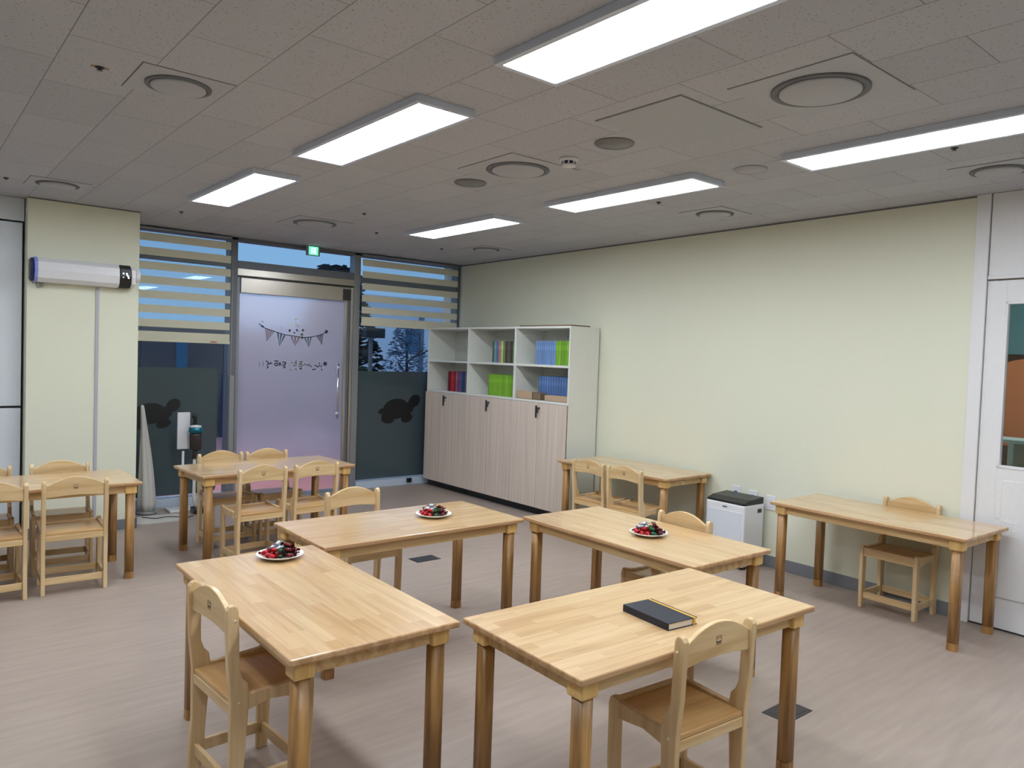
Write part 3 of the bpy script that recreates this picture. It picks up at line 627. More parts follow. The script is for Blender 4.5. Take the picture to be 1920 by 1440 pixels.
MB().box(-0.298, 0.298, -0.243, 0.243, -0.002, 0).obj('edge_gap', M['gap'], ht); MB().box(-0.293, 0.293, -0.238, 0.238, -0.006, -0.0005, 0.001).obj('hatch_panel', M['hatch'], ht)

# ---------------------------------------------------------------- tables
def make_table(loc, rz, label):
    t = thing('wooden_table', label, 'table', loc, rz, 'matching low wooden tables')
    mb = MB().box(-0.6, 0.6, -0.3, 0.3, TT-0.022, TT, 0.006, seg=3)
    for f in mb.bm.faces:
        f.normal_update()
        if f.normal.z < 0.8: f.material_index = 1  # sides take the wood tone with shade painted in
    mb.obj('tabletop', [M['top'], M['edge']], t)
    ax, ay = 0.555, 0.258
    mb = MB()
    mb.box(-ax, ax, -ay, -ay+0.02, TT-0.074, TT-0.022, 0.002); mb.box(-ax, ax, ay-0.02, ay, TT-0.074, TT-0.022, 0.002)
    mb.box(-ax, -ax+0.02, -ay+0.02, ay-0.02, TT-0.074, TT-0.022, 0.002); mb.box(ax-0.02, ax, -ay+0.02, ay-0.02, TT-0.074, TT-0.022, 0.002)
    mb.obj('apron', M['apron'], t)
    for sx_ in (-1, 1):
        for sy_ in (-1, 1):
            cx, cy = sx_*0.538, sy_*0.242
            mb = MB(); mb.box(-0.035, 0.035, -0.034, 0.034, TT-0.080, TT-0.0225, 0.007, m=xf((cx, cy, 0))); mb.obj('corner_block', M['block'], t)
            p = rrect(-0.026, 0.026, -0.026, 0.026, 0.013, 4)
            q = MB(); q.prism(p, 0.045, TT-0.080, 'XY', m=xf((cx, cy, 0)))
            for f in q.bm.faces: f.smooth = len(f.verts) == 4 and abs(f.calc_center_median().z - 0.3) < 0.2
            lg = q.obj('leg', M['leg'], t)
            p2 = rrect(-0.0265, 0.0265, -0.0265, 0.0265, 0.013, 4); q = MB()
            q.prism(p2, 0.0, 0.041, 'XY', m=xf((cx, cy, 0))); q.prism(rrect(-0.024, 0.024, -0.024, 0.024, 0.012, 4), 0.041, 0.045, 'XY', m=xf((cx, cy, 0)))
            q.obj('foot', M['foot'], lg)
    return t
TB = [(1.2026, 2.630, PI/2-0.0153, 'wooden table at the front left with a plate of candies'),
      (2.1067, 1.7287, -0.0378, 'wooden table at the front right with a dark notebook on it'),
      (2.132, 3.4412, -0.0051, 'wooden table at the back left of the central square, with a candy plate'),
      (3.0536, 2.5871, PI/2-0.0221, 'wooden table at the right of the central square, with a candy plate'),
      (4.796, 2.098, PI/2-0.0313, 'wooden table along the right wall next to the white door'),
      (4.885, 4.245, PI/2+0.0207, 'wooden table along the right wall beside the bookcase'),
      (2.2542, 5.6456, 0.0468, 'wooden table in front of the glass door with four chairs'),
      (0.680, 5.590, 0.0, 'wooden table at the far left in front of the cream column')]
tab0 = None
for x, y, r, lb in TB:
    if tab0 is None: tab0 = make_table((x, y, 0), r, lb)
    else: dup(tab0, (x, y, 0), r, lb)

# ---------------------------------------------------------------- chairs
def make_chair(loc, rz, label, group):
    t = thing('childs_chair', label, 'chair', loc, rz, group)
    W, TH = 0.1785, 0.023
    back = [(-0.150, 0), (-0.102, 0), (-0.092, 0.12), (-0.080, 0.30), (-0.076, 0.385), (-0.082, 0.425), (-0.100, 0.445), (-0.111, 0.475), (-0.114, 0.56), (-0.118, 0.675), (-0.124, 0.690), (-0.136, 0.697), (-0.150, 0.694), (-0.159, 0.682), (-0.160, 0.66), (-0.153, 0.50), (-0.141, 0.38), (-0.139, 0.20), (-0.146, 0.08)]
    front = [(0.108, 0), (0.152, 0), (0.160, 0.20), (0.162, 0.375), (0.156, 0.395), (0.144, 0.404), (0.128, 0.402), (0.112, 0.394), (0.112, 0.34), (0.110, 0.2)]
    rail = [(-0.078, 0.335), (0.0, 0.350), (0.113, 0.335), (0.113, 0.394), (0.0, 0.388), (-0.078, 0.388)]
    for s in (-1, 1):
        x0, x1 = sorted((s*W, s*(W-TH)))
        lg = MB().prism(back, x0, x1, 'YZ', 0.004).obj('leg', M['chair'], t)
        mb = MB()
        for (y, z) in ((-0.132, 0.645), (-0.112, 0.365)): mb.lathe([(0.0055, 0), (0.005, 0.0012), (0, 0.0015)], 12, xf((s*W, y, z), (0, s*PI/2, 0)))
        mb.obj('screw_cap', M['screw'], lg)
        MB().prism(front, x0, x1, 'YZ', 0.004).obj('leg', M['chair'], t)
        MB().prism(rail, x0+0.001, x1-0.001, 'YZ', 0.002).obj('side_rail', M['chair'], t)
        MB().box(min(x0, x1)+0.003, max(x0, x1)-0.003, -0.097, 0.113, 0.062, 0.104, 0.003).obj('stretcher', M['chair'], t)
    wi = W-TH
    MB().box(-wi, wi, -0.135, 0.150, 0.362, 0.380, 0.004).obj('seat', M['seat'], t)
    MB().box(-wi, wi, 0.138, 0.156, 0.336, 0.392, 0.004).obj('front_rail', M['chairx'], t)
    MB().box(-wi, wi, -0.138, -0.118, 0.326, 0.3615, 0.003).obj('back_rail', M['chairx'], t)
    MB().box(-wi, wi, 0.122, 0.138, 0.060, 0.102, 0.003).obj('stretcher', M['chairx'], t)
    MB().box(-wi, wi, -0.132, -0.116, 0.060, 0.102, 0.003).obj('stretcher', M['chairx'], t)
    n = 14; up = []; lo = []
    for k in range(n+1):
        u = -1+2*k/n; up.append((u*wi, 0.662+0.054*(1-abs(u)**1.9))); lo.append((u*wi, 0.592+0.012*math.cos(u*PI/2) if abs(u) < 1 else 0.592))
    br = MB().prism(lo + up[::-1], -0.147, -0.129, 'XZ', 0.003).obj('backrest', M['chairx'], t)
    mb = MB(); y0, y1 = -0.1478, -0.1468
    mb.box(-0.012, 0.012, y0, y1, 0.668, 0.6695); mb.box(-0.013, -0.0115, y0, y1, 0.648, 0.669); mb.box(0.0115, 0.013, y0, y1, 0.648, 0.669)
    mb.box(-0.007, -0.003, y0, y1, 0.660, 0.664); mb.box(0.003, 0.007, y0, y1, 0.660, 0.664); mb.box(-0.011, 0.011, y0, y1, 0.646, 0.652); mb.box(-0.013, 0.013, y0, y1, 0.641, 0.643)
    mb.obj('printed_emblem', M['logo'], br)
    return t
# x, y of the backrest line, heading of the front (0 = towards +y)
CH = [(2.050, 1.378, -0.07, 'pale wooden chair at the front right table, seen from behind beside the notebook', 'chairs at the central tables'),
      (0.838, 2.600, -PI/2+0.06, 'pale wooden chair at the left side of the front left table, nearest the camera', 'chairs at the central tables'),
      (2.175, 4.115, PI, 'pale wooden chair behind the back left table of the central square, facing the camera', 'chairs at the central tables'),
      (3.405, 2.545, PI/2-0.04, 'pale wooden chair behind the right table of the central square, before the air purifier', 'chairs at the central tables'),
      (5.142, 2.055, PI/2-0.03, 'pale wooden chair between the right wall and the table next to the white door', 'chair at the table by the white door'),
      (4.430, 4.325, -PI/2, 'pale wooden chair at the table beside the bookcase, left one of its two', 'chairs at the table beside the bookcase'),
      (4.430, 3.932, -PI/2, 'pale wooden chair at the table beside the bookcase, right one of its two', 'chairs at the table beside the bookcase'),
      (2.035, 5.150, 0.06, 'pale wooden chair on the near side of the table before the glass door, left one', 'chairs around the table before the glass door'),
      (2.460, 5.190, 0.06, 'pale wooden chair on the near side of the table before the glass door, right one', 'chairs around the table before the glass door'),
      (2.030, 6.060, PI+0.06, 'pale wooden chair on the far side of the table before the glass door, left one', 'chairs around the table before the glass door'),
      (2.405, 6.060, PI+0.06, 'pale wooden chair on the far side of the table before the glass door, right one', 'chairs around the table before the glass door'),
      (0.880, 5.190, -0.05, 'pale wooden chair on the near side of the far left table, right one', 'chairs around the far left table'),
      (0.455, 5.180, 0.03, 'pale wooden chair on the near side of the far left table, at the photo edge', 'chairs around the far left table'),
      (0.915, 5.985, PI-0.08, 'pale wooden chair between the far left table and the cream column', 'chairs around the far left table'),
      (0.455, 6.000, PI-0.05, 'pale wooden chair between the far left table and the pale cupboards', 'chairs around the far left table')]
ch0 = None
for x, y, a, lb, gp in CH:
    # the listed point is the back edge: the chair origin lies 0.155 in front of it
    ox, oy = x - math.sin(a)*0.155, y + math.cos(a)*0.155
    if ch0 is None: ch0 = make_chair((ox, oy, 0), a, lb, gp)
    else: dup(ch0, (ox, oy, 0), a, lb, gp)

# ---------------------------------------------------------------- plates of candies
def plate(x, y, label):
    t = thing('candy_plate', label, 'plate', (x, y, TT), 0, 'white plates of candies')
    MB().lathe([(0.0, 0.0), (0.055, 0.0), (0.062, 0.004), (0.085, 0.012), (0.098, 0.018), (0.100, 0.0205), (0.097, 0.021), (0.082, 0.016), (0.06, 0.008), (0.0, 0.007)], 44).obj('dish', M['ceramic'], t)
    return t
def foil(name, c, metal): return flat(name, c, 0.22, metal, noise=0.15, scale=90, bump=0.5)
CM = dict(red=foil('red_foil', rgb(178, 22, 30), 0.35), maroon=foil('maroon_foil', rgb(92, 14, 24), 0.35), silver=foil('silver_foil', rgb(200, 204, 214), 0.7), green=foil('green_foil', rgb(30, 78, 50), 0.4))
cmesh = {}
def candy_mesh(c):
    if c in cmesh: return cmesh[c]
    mb = MB()
    mb.lathe([(0.0, -0.017), (0.006, -0.0155), (0.0095, -0.009), (0.0105, 0), (0.0095, 0.009), (0.006, 0.0155), (0.0, 0.017)], 10, xf((0, 0, 0), (0, PI/2, 0)))
    for s in (-1, 1):       # twisted wrapper ends
        t = bmesh.new(); c0 = t.verts.new((s*0.0145, 0, 0)); ring = []
        for k in range(9):
            a = -1.0+2.0*k/8; ring.append(t.verts.new((s*(0.0145+0.016*math.cos(a)), 0.016*math.sin(a)*1.1, 0.0035*(-1)**k)))
        for k in range(8): t.faces.new((c0, ring[k], ring[k+1]))
        r = bmesh.ops.solidify(t, geom=list(t.faces), thickness=0.0006); mb.merge(t)
    me = bpy.data.meshes.new('candy'); mb.bm.normal_update(); mb.bm.to_mesh(me); mb.bm.free(); me.materials.append(CM[c]); cmesh[c] = me
    return me
PLN = [(1.300, 3.093, 'white round plate of candies on the front left table', 'the front left table'),
       (2.328, 3.445, 'white round plate of candies on the back left table of the square', 'the back left table'),
       (3.036, 2.505, 'white round plate of candies on the right table of the square', 'the right table of the square')]
rd = random.Random(11)
for x, y, lb, where in PLN:
    plate(x, y, lb)
    lay = []
    # image-right direction on the table: reds on the left, silver at the back, greens then maroon on the right
    rx, ry = 0.77, -0.64; bx, by = 0.64, 0.77
    for (u, v, z, c) in [(-.062, .0, .0, 'red'), (-.040, -.036, .0, 'red'), (-.015, -.058, .0, 'red'), (-.03, .005, .0, 'red'), (-.052, .04, .0, 'red'), (.0, -.022, .0, 'red'),
                         (-.015, .045, .0, 'silver'), (-.035, .025, .019, 'silver'), (-.008, .012, .019, 'silver'), (-.022, .06, .017, 'silver'), (-.02, -.02, .019, 'red'),
                         (.018, -.05, .0, 'green'), (.028, -.012, .0, 'green'), (.016, .022, .019, 'green'), (.02, .05, .0, 'green'), (.012, -.03, .019, 'green'),
                         (.052, -.03, .0, 'maroon'), (.06, .012, .0, 'maroon'), (.046, .046, .0, 'maroon'), (.042, .02, .019, 'maroon'), (.04, -.012, .019, 'maroon'), (-.018, .03, .036, 'silver'), (.03, .005, .036, 'maroon')]:
        px, py = x + rx*u + bx*v, y + ry*u + by*v
        rr = math.hypot(u, v); zz = TT + 0.0185 + max(0, rr-0.055)*0.25 + z
        o = bpy.data.objects.new('wrapped_candy', candy_mesh(c)); COL.objects.link(o)
        o.location = (px, py, zz); o.rotation_euler = (rd.uniform(-.3, .3), rd.uniform(-.25, .25), rd.uniform(0, PI))
        tag(o, {'red': 'bright red', 'maroon': 'dark maroon', 'silver': 'shiny silver', 'green': 'dark green'}[c] + ' wrapped candy on the plate on ' + where, 'candy', c + ' candies on ' + where)

# ---------------------------------------------------------------- notebook
nb = thing('notebook', 'closed dark navy notebook with a yellow elastic strap on the front right table', 'notebook', (2.092, 1.662, TT), math.radians(-6))
bw, bl_ = 0.070, 0.112
MB().box(-bw, bw, -bl_, bl_, 0.0, 0.0022, 0.001).obj('cover', M['notebook'], nb); MB().box(-bw, bw, -bl_, bl_, 0.0228, 0.0255, 0.001).obj('cover', M['notebook'], nb)
MB().box(-bw, -bw+0.003, -bl_, bl_, 0.0022, 0.0228).obj('spine', M['notebook'], nb)
MB().box(-bw+0.003, bw-0.004, -bl_+0.004, bl_-0.004, 0.0022, 0.0228).obj('pages', M['paper'], nb)
mb = MB(); e = bw-0.014
mb.box(e-0.005, e+0.004, -bl_-0.0006, bl_+0.0006, 0.0255, 0.0264); mb.box(e-0.005, e+0.004, -bl_-0.0012, -bl_, 0.0, 0.0264); mb.box(e-0.005, e+0.004, bl_, bl_+0.0012, 0.0, 0.0264)
mb.obj('elastic_strap', M['elastic'], nb)

# ---------------------------------------------------------------- floor sockets
for x, y, lb in [(3.10, 4.688, 'dark floor socket cover plate behind the central tables'), (3.088, 1.718, 'dark floor socket cover plate at the lower right beside the table leg')]:
    t = thing('floor_socket', lb, 'floor socket', (x, y, 0), 0, 'dark floor socket plates')
    MB().box(-0.103, 0.103, -0.064, 0.064, 0, 0.003, 0.001).obj('cover_plate', M['dark'], t); MB().box(-0.08, 0.08, -0.045, 0.045, 0.003, 0.0042, 0.0005).obj('lid', M['dark'], t)

# ---------------------------------------------------------------- bookcase
CX0, CX1 = 4.87, 5.255
Y0, Y1 = 5.035, 7.425
bays = [(5.035, 5.832), (5.832, 6.628), (6.628, 7.425)]
blabels = ['white and pale wood bookcase unit nearest the table, with blue books', 'white and pale wood bookcase unit in the middle, with green books', 'white and pale wood bookcase unit next to the window, with red books']
ZC = 1.105; ZT = 1.845; ZM = 1.462
for (a, b_), lb in zip(bays, blabels):
    t = thing('bookcase', lb, 'bookcase', (0, 0, 0), 0, 'row of bookcase units')
    th = 0.016
    for y in (a+0.0005, b_-th-0.0005): MB().box(CX0, CX1, y, y+th, 0.075, ZT, 0.001).obj('side_panel', M['cab'], t)
    MB().box(CX0, CX1, a+th, b_-th, ZT-0.02, ZT, 0.001).obj('top_panel', M['cab'], t)
    MB().box(CX0+0.003, CX1-0.012, a+th, b_-th, ZM-0.011, ZM+0.011, 0.001).obj('shelf', M['cab'], t)
    MB().box(CX0+0.0, CX1-0.012, a+th, b_-th, ZC-0.002, ZC+0.02, 0.001).obj('shelf', M['cab'], t)
    MB().box(CX1-0.012, CX1-0.004, a+th, b_-th, 0.075, ZT-0.02).obj('back_panel', M['cabback'], t)
    MB().box(CX0+0.05, CX1-0.02, a+0.002, b_-0.002, 0, 0.075).obj('plinth', M['black'], t)
    mid = (a+b_)/2
    for k, (u, v) in enumerate(((a+0.003, mid-0.0025), (mid+0.0025, b_-0.003))):
        d = MB().box(CX0-0.019, CX0-0.0045, u, v, 0.078, ZC-0.004, 0.0015).obj('door', M['cabdoor'], t)
    # lock handle with a key and tag hanging at the door meeting
    mb = MB()
    for yy in (a+0.0005, mid-0.003, b_-0.0045): mb.box(CX0-0.004, CX0-0.0005, yy, yy+0.006 if yy > a+0.01 and yy < b_-0.01 else yy+0.004, 0.08, ZC-0.004)
    mb.obj('door_seam', M['dark'], t)
    lk = MB().box(CX0-0.030, CX0-0.019, mid+0.010, mid+0.032, 0.955, 1.075, 0.004).obj('lock_handle', M['dark'], t)
    mb = MB(); mb.lathe([(0.011, 0), (0.011, 0.006), (0.004, 0.008), (0.004, 0.02)], 14, xf((CX0-0.019, mid-0.018, 1.05), (0, -PI/2, 0))); mb.box(CX0-0.043, CX0-0.040, mid-0.030, mid-0.012, 1.005, 1.06, 0.001)
    mb.obj('key', M['dark'], t)
    mb = MB(); mb.lathe([(0.028, 0), (0.028, 0.003), (0.0, 0.004)], 20, xf((CX1-0.012, mid+0.02, 1.775), (0, -PI/2, 0))); mb.obj('cable_grommet', M['cabback'], t)
MB_b = MB().box(4.93, 5.19, 5.10, 5.85, ZT, ZT+0.017, 0.003)
tag(MB_b.obj('flat_board', M['board']), 'thin brown board lying on top of the bookcase', 'board')
bookmats = {}
def bmat(c):
    if c not in bookmats: bookmats[c] = flat('book_cover_%d_%d_%d' % c, rgb(*c), 0.5, noise=0.05)
    return bookmats[c]
def books(bay, zf, y_start, specs, lab, grp, xs=4.915, dep=0.19):
    """books stand spine out, running from y_start towards the far end; spec = (thickness, height, colour, name)"""
    y = y_start
    for th, h, c, nm in specs:
        mb = MB(); mb.mat(0)
        mb.box(xs, xs+dep, y+0.0004, y+0.0022, 0, h, 0.0005); mb.box(xs, xs+dep, y+th-0.0022, y+th-0.0004, 0, h, 0.0005)
        sp = [(xs+0.003, y+0.0004), (xs-0.001, y+th*0.25), (xs-0.002, y+th*0.5), (xs-0.001, y+th*0.75), (xs+0.003, y+th-0.0004)]
        mb.prism(sp, 0, h, 'XY')
        mb.mat(1); mb.box(xs+0.003, xs+dep-0.003, y+0.0023, y+th-0.0023, 0.003, h-0.003)
        mb.mat(2); mb.box(xs-0.0024, xs-0.0005, y+th*0.36, y+th*0.64, h*0.62, h*0.80)
        o = mb.obj('book', [bmat(c), M['paper'], bmat(tuple(min(255, int(q*1.18+14)) for q in c))]); o.location.z = zf+0.001
        tag(o, lab % nm, 'book', grp); y += th
b1 = random.Random(2)
def shade(c, v=0.08):
    k = 1+b1.uniform(-v, v); return tuple(int(min(255, max(0, q*k))) for q in c)
BL, GR = (96, 128, 178), (118, 168, 44)
# nearest unit: upper shelf green then blue, lower shelf blue (from the near end)
books(0, ZM+0.011, 5.056, [(0.042, 0.232, shade(GR), 'green')]*1 + [(0.036, 0.232, shade(GR), 'green') for k in range(5)] + [(0.032, 0.232, shade((110, 142, 190)), 'light blue') for k in range(9)], '%s book in the upper shelf of the nearest bookcase unit', 'books in the upper shelf of the nearest unit')
books(0, ZC+0.02, 5.056, [(0.036, 0.235, shade((84, 116, 168)), 'blue') for k in range(14)], '%s book behind the boxes in the lower shelf of the nearest unit', 'books in the lower shelf of the nearest unit', 4.965)
books(1, ZC+0.02, 5.852, [(0.033, 0.222, shade(GR), 'bright green') for k in range(14)], '%s book in the lower shelf of the middle bookcase unit', 'green books in the middle unit')
mixed = [(0.040, (60, 76, 92), 'dark slate'), (0.030, (104, 150, 100), 'green'), (0.038, (66, 58, 46), 'brown'), (0.055, (84, 88, 76), 'olive grey'), (0.030, (92, 46, 46), 'dark red'), (0.036, (92, 136, 92), 'sage green'),
         (0.034, (190, 206, 120), 'pale green'), (0.044, (176, 128, 124), 'dusty pink'), (0.036, (78, 108, 156), 'mid blue'), (0.034, (120, 156, 164), 'pale teal'), (0.030, (66, 92, 78), 'dark green')]
books(1, ZM+0.011, 5.852, [(t_, 0.226, c, n_) for t_, c, n_ in mixed], '%s book in the upper shelf of the middle unit', 'mixed books in the middle unit')
reds = [(0.058, (158, 132, 60), 'mustard yellow'), (0.030, (96, 96, 104), 'slate grey'), (0.058, (34, 52, 104), 'navy blue'), (0.040, (86, 82, 110), 'grey violet'), (0.044, (112, 60, 108), 'purple'),
        (0.034, (150, 92, 116), 'pink'), (0.036, (120, 24, 36), 'dark crimson'), (0.058, (188, 34, 36), 'bright red'), (0.036, (70, 24, 40), 'maroon'), (0.024, (128, 26, 36), 'red')]
books(2, ZC+0.02, 6.650, [(t_, 0.225, c, n_) for t_, c, n_ in reds], '%s book in the lower shelf of the unit by the window', 'mixed books in the unit by the window')
for ya, yb, lb, mt, hh in [(5.56, 5.80, 'flat brown cardboard tray on the lower shelf of the nearest unit, left one', 'beige', 0.075), (5.43, 5.555, 'darker brown small box on the lower shelf, between the two trays', 'board', 0.07), (5.06, 5.38, 'low cream tray on the lower shelf of the nearest unit, right one', 'beige', 0.055)]:
    mb = MB(); x0, x1, z = 4.882, 4.955, ZC+0.0205
    mb.box(x0, x1, ya, yb, z, z+0.004); mb.box(x0, x0+0.003, ya, yb, z, z+hh); mb.box(x1-0.003, x1, ya, yb, z, z+hh); mb.box(x0, x1, ya, ya+0.003, z, z+hh); mb.box(x0, x1, yb-0.003, yb, z, z+hh)
    tag(mb.obj('storage_tray', M[mt]), lb, 'tray')
mb = MB(); mb.lathe([(0.0, 0.0), (0.022, 0.0), (0.034, 0.018), (0.033, 0.019), (0.02, 0.003), (0, 0.003)], 20)
tag(mb.obj('small_dish', M['ceramic'], None, (4.918, 5.31, ZC+0.0255)), 'small white dish inside the low cream tray', 'dish')

# ---------------------------------------------------------------- air purifier and wall sockets
ap = thing('air_purifier', 'white floor standing air purifier with a black top by the right wall', 'air purifier', (5.035, 3.315, 0), math.radians(-2.2))
MB().box(-0.125, 0.125, -0.175, 0.175, 0.02, 0.485, 0.012, seg=3).obj('housing', M['white'], ap)
MB().box(-0.128, -0.123, -0.155, 0.155, 0.05, 0.43, 0.002).obj('front_grille', M['grille'], ap)
mb = MB(); mb.prism([(-0.122, 0.486), (0.12, 0.486), (0.12, 0.535), (-0.05, 0.522), (-0.122, 0.500)], -0.172, 0.172, 'XZ', 0.005); mb.obj('control_top', M['black'], ap)
MB().box(-0.10, -0.02, -0.10, 0.10, 0.0005, 0.0015, m=xf((0, 0, 0.5115), (0, -0.28, 0))).obj('touch_panel', M['navy'], ap)
MB().box(-0.1275, -0.1225, -0.02, 0.02, 0.452, 0.460).obj('badge', M['ink'], ap)
mb = MB()
for sx_ in (-0.09, 0.09):
    for sy_ in (-0.14, 0.14): mb.lathe([(0.015, 0), (0.015, 0.022)], 12, xf((sx_, sy_, 0)))
mb.obj('foot_pads', M['dark'], ap)
MB().box(0.04, 0.09, -0.1775, -0.173, 0.42, 0.45, 0.002).obj('side_grip', M['dark'], ap)
for s, z0, z1, lb, plug in [(3.418, 0.475, 0.575, 'white wall socket above the air purifier, left of three', True), (3.262, 0.472, 0.562, 'white wall socket above the air purifier, middle of three', True), (3.104, 0.438, 0.548, 'white wall switch plate right of the air purifier', False)]:
    t = thing('wall_socket', lb, 'socket', (0, 0, 0), 0, 'white sockets on the right wall')
    mb = MB(); wallbox(mb, s-0.042, s+0.042, 0, 0.009, z0, z1, 0.003); mb.obj('face_plate', M['white'], t)
    mb = MB()
    if plug: wallbox(mb, s-0.012, s+0.012, 0.009, 0.022, (z0+z1)/2-0.012, (z0+z1)/2+0.012, 0.003); mb.obj('plug', M['inkt'], t)
    else: wallbox(mb, s-0.018, s+0.018, 0.009, 0.013, z0+0.025, z1-0.025, 0.002); mb.obj('rocker', M['white'], t)

# ---------------------------------------------------------------- wall unit on the column
au = thing('wall_air_unit', 'long white wall mounted unit with a black display on the cream column', 'wall unit', (0, YP, 0))
hexp = [(-0.0, 1.985), (-0.085, 1.985), (-0.125, 2.015), (-0.140, 2.075), (-0.125, 2.135), (-0.085, 2.168), (0, 2.168)]
def hexs(k, dz=0): return [(y*k, 2.077+(z-2.077)*k) for y, z in hexp]
MB().prism(hexs(1.0), 0.855, 1.415, 'YZ', 0.006).obj('housing', M['white'], au)
MB().prism(hexs(1.03), 0.835, 0.857, 'YZ', 0.004).obj('blue_ring', flat('lavender_ring', rgb(140, 150, 220), 0.3), au)
MB().prism(hexs(0.95), 0.815, 0.836, 'YZ', 0.006).obj('end_cap', M['navy'], au)
MB().prism(hexs(0.82), 0.812, 0.816, 'YZ').obj('side_grille', M['black'], au)
MB().prism(hexs(1.0), 1.416, 1.500, 'YZ', 0.006).obj('display_section', M['black'], au)
mb = MB(); X = lambda u: 1.432+u*0.052; Z = lambda v: 2.05+v*0.05
for u, v, w in ((0.12, 0.95, .009), (0.58, 0.95, .009), (0.12, 0.42, .009), (0.86, 0.30, .009)): mb.lathe([(w*0.8, 0), (w*0.7, 0.001), (0, 0.001)], 12, xf((X(u), -0.1415 if v > 0.6 else -0.138, Z(v)), (PI/2, 0, 0)))
mb.prism([(X(.5), Z(.8)), (X(.72), Z(.85)), (X(.95), Z(.35)), (X(.72), Z(.42))], -0.1425, -0.139, 'XZ')
mb.obj('display_digits', M['led'], au)
MB().prism(hexs(0.92), 1.501, 1.535, 'YZ', 0.006).obj('end_section', M['white'], au)
MB().lathe([(0.052, 0), (0.052, 0.028), (0.044, 0.036), (0, 0.038)], 28, xf((1.535, -0.075, 2.092), (0, PI/2, 0))).obj('sensor_dial', M['white'], au)
mb = MB(); mb.box(0.895, 0.91, -0.03, -0.004, 1.955, 1.986, 0.002); mb.box(0.865, 0.88, -0.03, -0.004, 1.945, 1.986, 0.002); mb.obj('bracket', M['alu'], au)
MB().box(0.872, 0.91, -0.1425, -0.137, 2.085, 2.095).obj('badge', M['ceramic'], au)

# ---------------------------------------------------------------- corner behind the left tables
wp = thing('fabric_covered_stand', 'tall white tapering fabric-covered stand in front of the left window by the column', 'stand', (1.80, 7.30, 0))
mb = MB()
prof = [(0.062, 0.03), (0.072, 0.10), (0.066, 0.22), (0.055, 0.40), (0.042, 0.58), (0.030, 0.72), (0.022, 0.84), (0.018, 0.94), (0.014, 0.985), (0.0, 0.995)]
t_ = bmesh.new(); rings = []
for r, z in prof:
    ring = []
    for k in range(36):
        a = 2*PI*k/36; rr = r*(1+0.12*math.cos(6*a+z*2)*(1 if r > 0.02 else 0)); off = -0.05*(z/1.0)**2
        ring.append(t_.verts.new((rr*math.cos(a)+off, rr*math.sin(a), z)))
    rings.append(ring)
for a, b_ in zip(rings, rings[1:]):
    for k in range(36): t_.faces.new((a[k], a[(k+1) % 36], b_[(k+1) % 36], b_[k])).smooth = True
t_.faces.new(rings[0][::-1]); t_.faces.new(rings[-1]); bmesh.ops.remove_doubles(t_, verts=t_.verts, dist=1e-5); mb.merge(t_); mb.obj('fabric_cover', M['fabric'], wp)
MB().lathe([(0.085, 0), (0.085, 0.02), (0.06, 0.035), (0.02, 0.04)], 28).obj('base', M['alu'], wp)
MB().tube([(0, 0, 0.035), (0, 0, 0.06)], 0.015, 10).obj('pole', M['alu'], wp)
vc = thing('cordless_vacuum', 'cordless stick vacuum with a teal ring standing on a white dock by the window', 'vacuum cleaner', (2.165, 7.16, 0))
MB().box(-0.02, 0.085, -0.10, 0.03, 0, 0.055, 0.012).obj('floor_head', M['black'], vc)
MB().tube([(0.02, -0.02, 0.05), (0.005, 0, 0.12), (0.005, 0, 0.52)], 0.0135, 12).obj('tube', M['fabric'], vc)
MB().tube([(0.005, 0, 0.50), (0.012, 0, 0.60)], 0.022, 12).obj('nozzle', M['dark'], vc)
MB().lathe([(0.046, 0.58), (0.054, 0.60), (0.056, 0.72), (0.050, 0.74)], 28, xf((0.012, 0, 0))).obj('dust_cup', M['smoke'], vc)
MB().lathe([(0.054, 0.74), (0.062, 0.745), (0.062, 0.785), (0.054, 0.79)], 28, xf((0.012, 0, 0))).obj('teal_ring', M['teal'], vc)
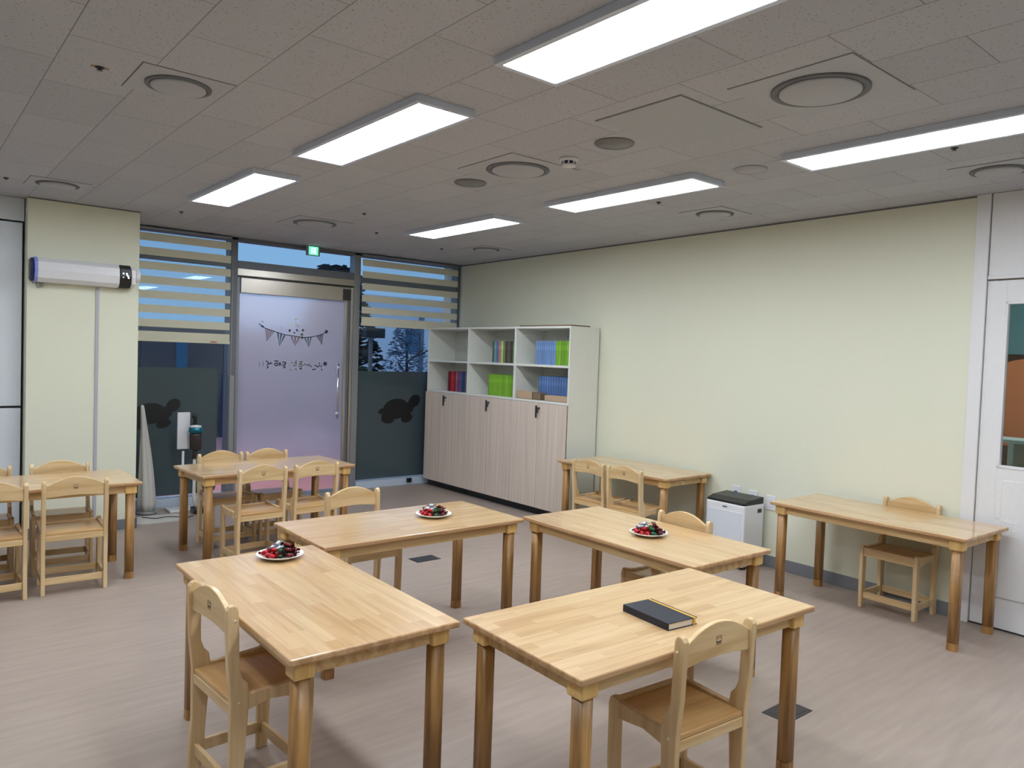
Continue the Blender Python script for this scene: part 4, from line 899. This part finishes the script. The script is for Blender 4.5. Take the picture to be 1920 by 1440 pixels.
MB().lathe([(0.05, 0.79), (0.045, 0.805), (0.0, 0.812)], 24, xf((0.012, 0, 0))).obj('motor_cap', M['white'], vc)
MB().tube([(0.012, 0.02, 0.79), (0.02, 0.05, 0.86), (0.01, 0.04, 0.90), (-0.005, 0.01, 0.88)], 0.017, 10).obj('grip', M['black'], vc)
dk = thing('vacuum_dock', 'white vacuum docking stand behind the cordless vacuum', 'dock', (2.10, 7.27, 0))
MB().box(-0.055, 0.055, -0.012, 0.012, 0.58, 0.92, 0.004).obj('dock_plate', M['white'], dk)
MB().tube([(0.0, 0, 0.02), (0.0, 0, 0.56)], 0.011, 10).obj('dock_pole', M['white'], dk)
MB().box(-0.12, 0.14, -0.055, 0.12, 0, 0.022, 0.006).obj('dock_base', M['white'], dk)
mt_ = MB().prism(rrect(1.62, 2.02, 6.86, 7.18, 0.06), 0, 0.006, 'XY'); tag(mt_.obj('floor_mat', M['fabric']), 'pale grey mat on the floor beside the column', 'mat')
def cable(pts, lab, mt='dark'):
    P = []
    for a, b_ in zip(pts, pts[1:]):
        for k in range(6): P.append(tuple(a[i]+(b_[i]-a[i])*k/6 for i in range(3)))
    P.append(pts[-1]); Q = [P[0]]+[tuple((P[i-1][j]+2*P[i][j]+P[i+1][j])/4 for j in range(3)) for i in range(1, len(P)-1)]+[P[-1]]
    return tag(MB().tube(Q, 0.004, 6).obj('power_cable', M[mt]), lab, 'cable')
cable([(1.72, 7.12, .0105), (1.80, 7.02, .0105), (1.92, 7.04, .0105), (2.02, 6.97, .0105), (2.06, 6.96, .0045), (2.12, 7.00, .0045)], 'dark cable curling over the pale mat to the vacuum dock')
cable([(1.90, 7.40, .0045), (1.93, 7.43, .0045), (2.06, 7.455, .0045), (2.28, 7.44, .0045), (2.42, 7.46, .0045)], 'pale cable lying along the left window sill', 'fabric')
tag(MB().box(4.66, 4.72, YW-0.12, YW-0.092, 0.03, 0.08, 0.004).obj('floor_stop', M['black']), 'small black stop on the sill beside the bookcase', 'stop')
bpy.context.view_layer.update()
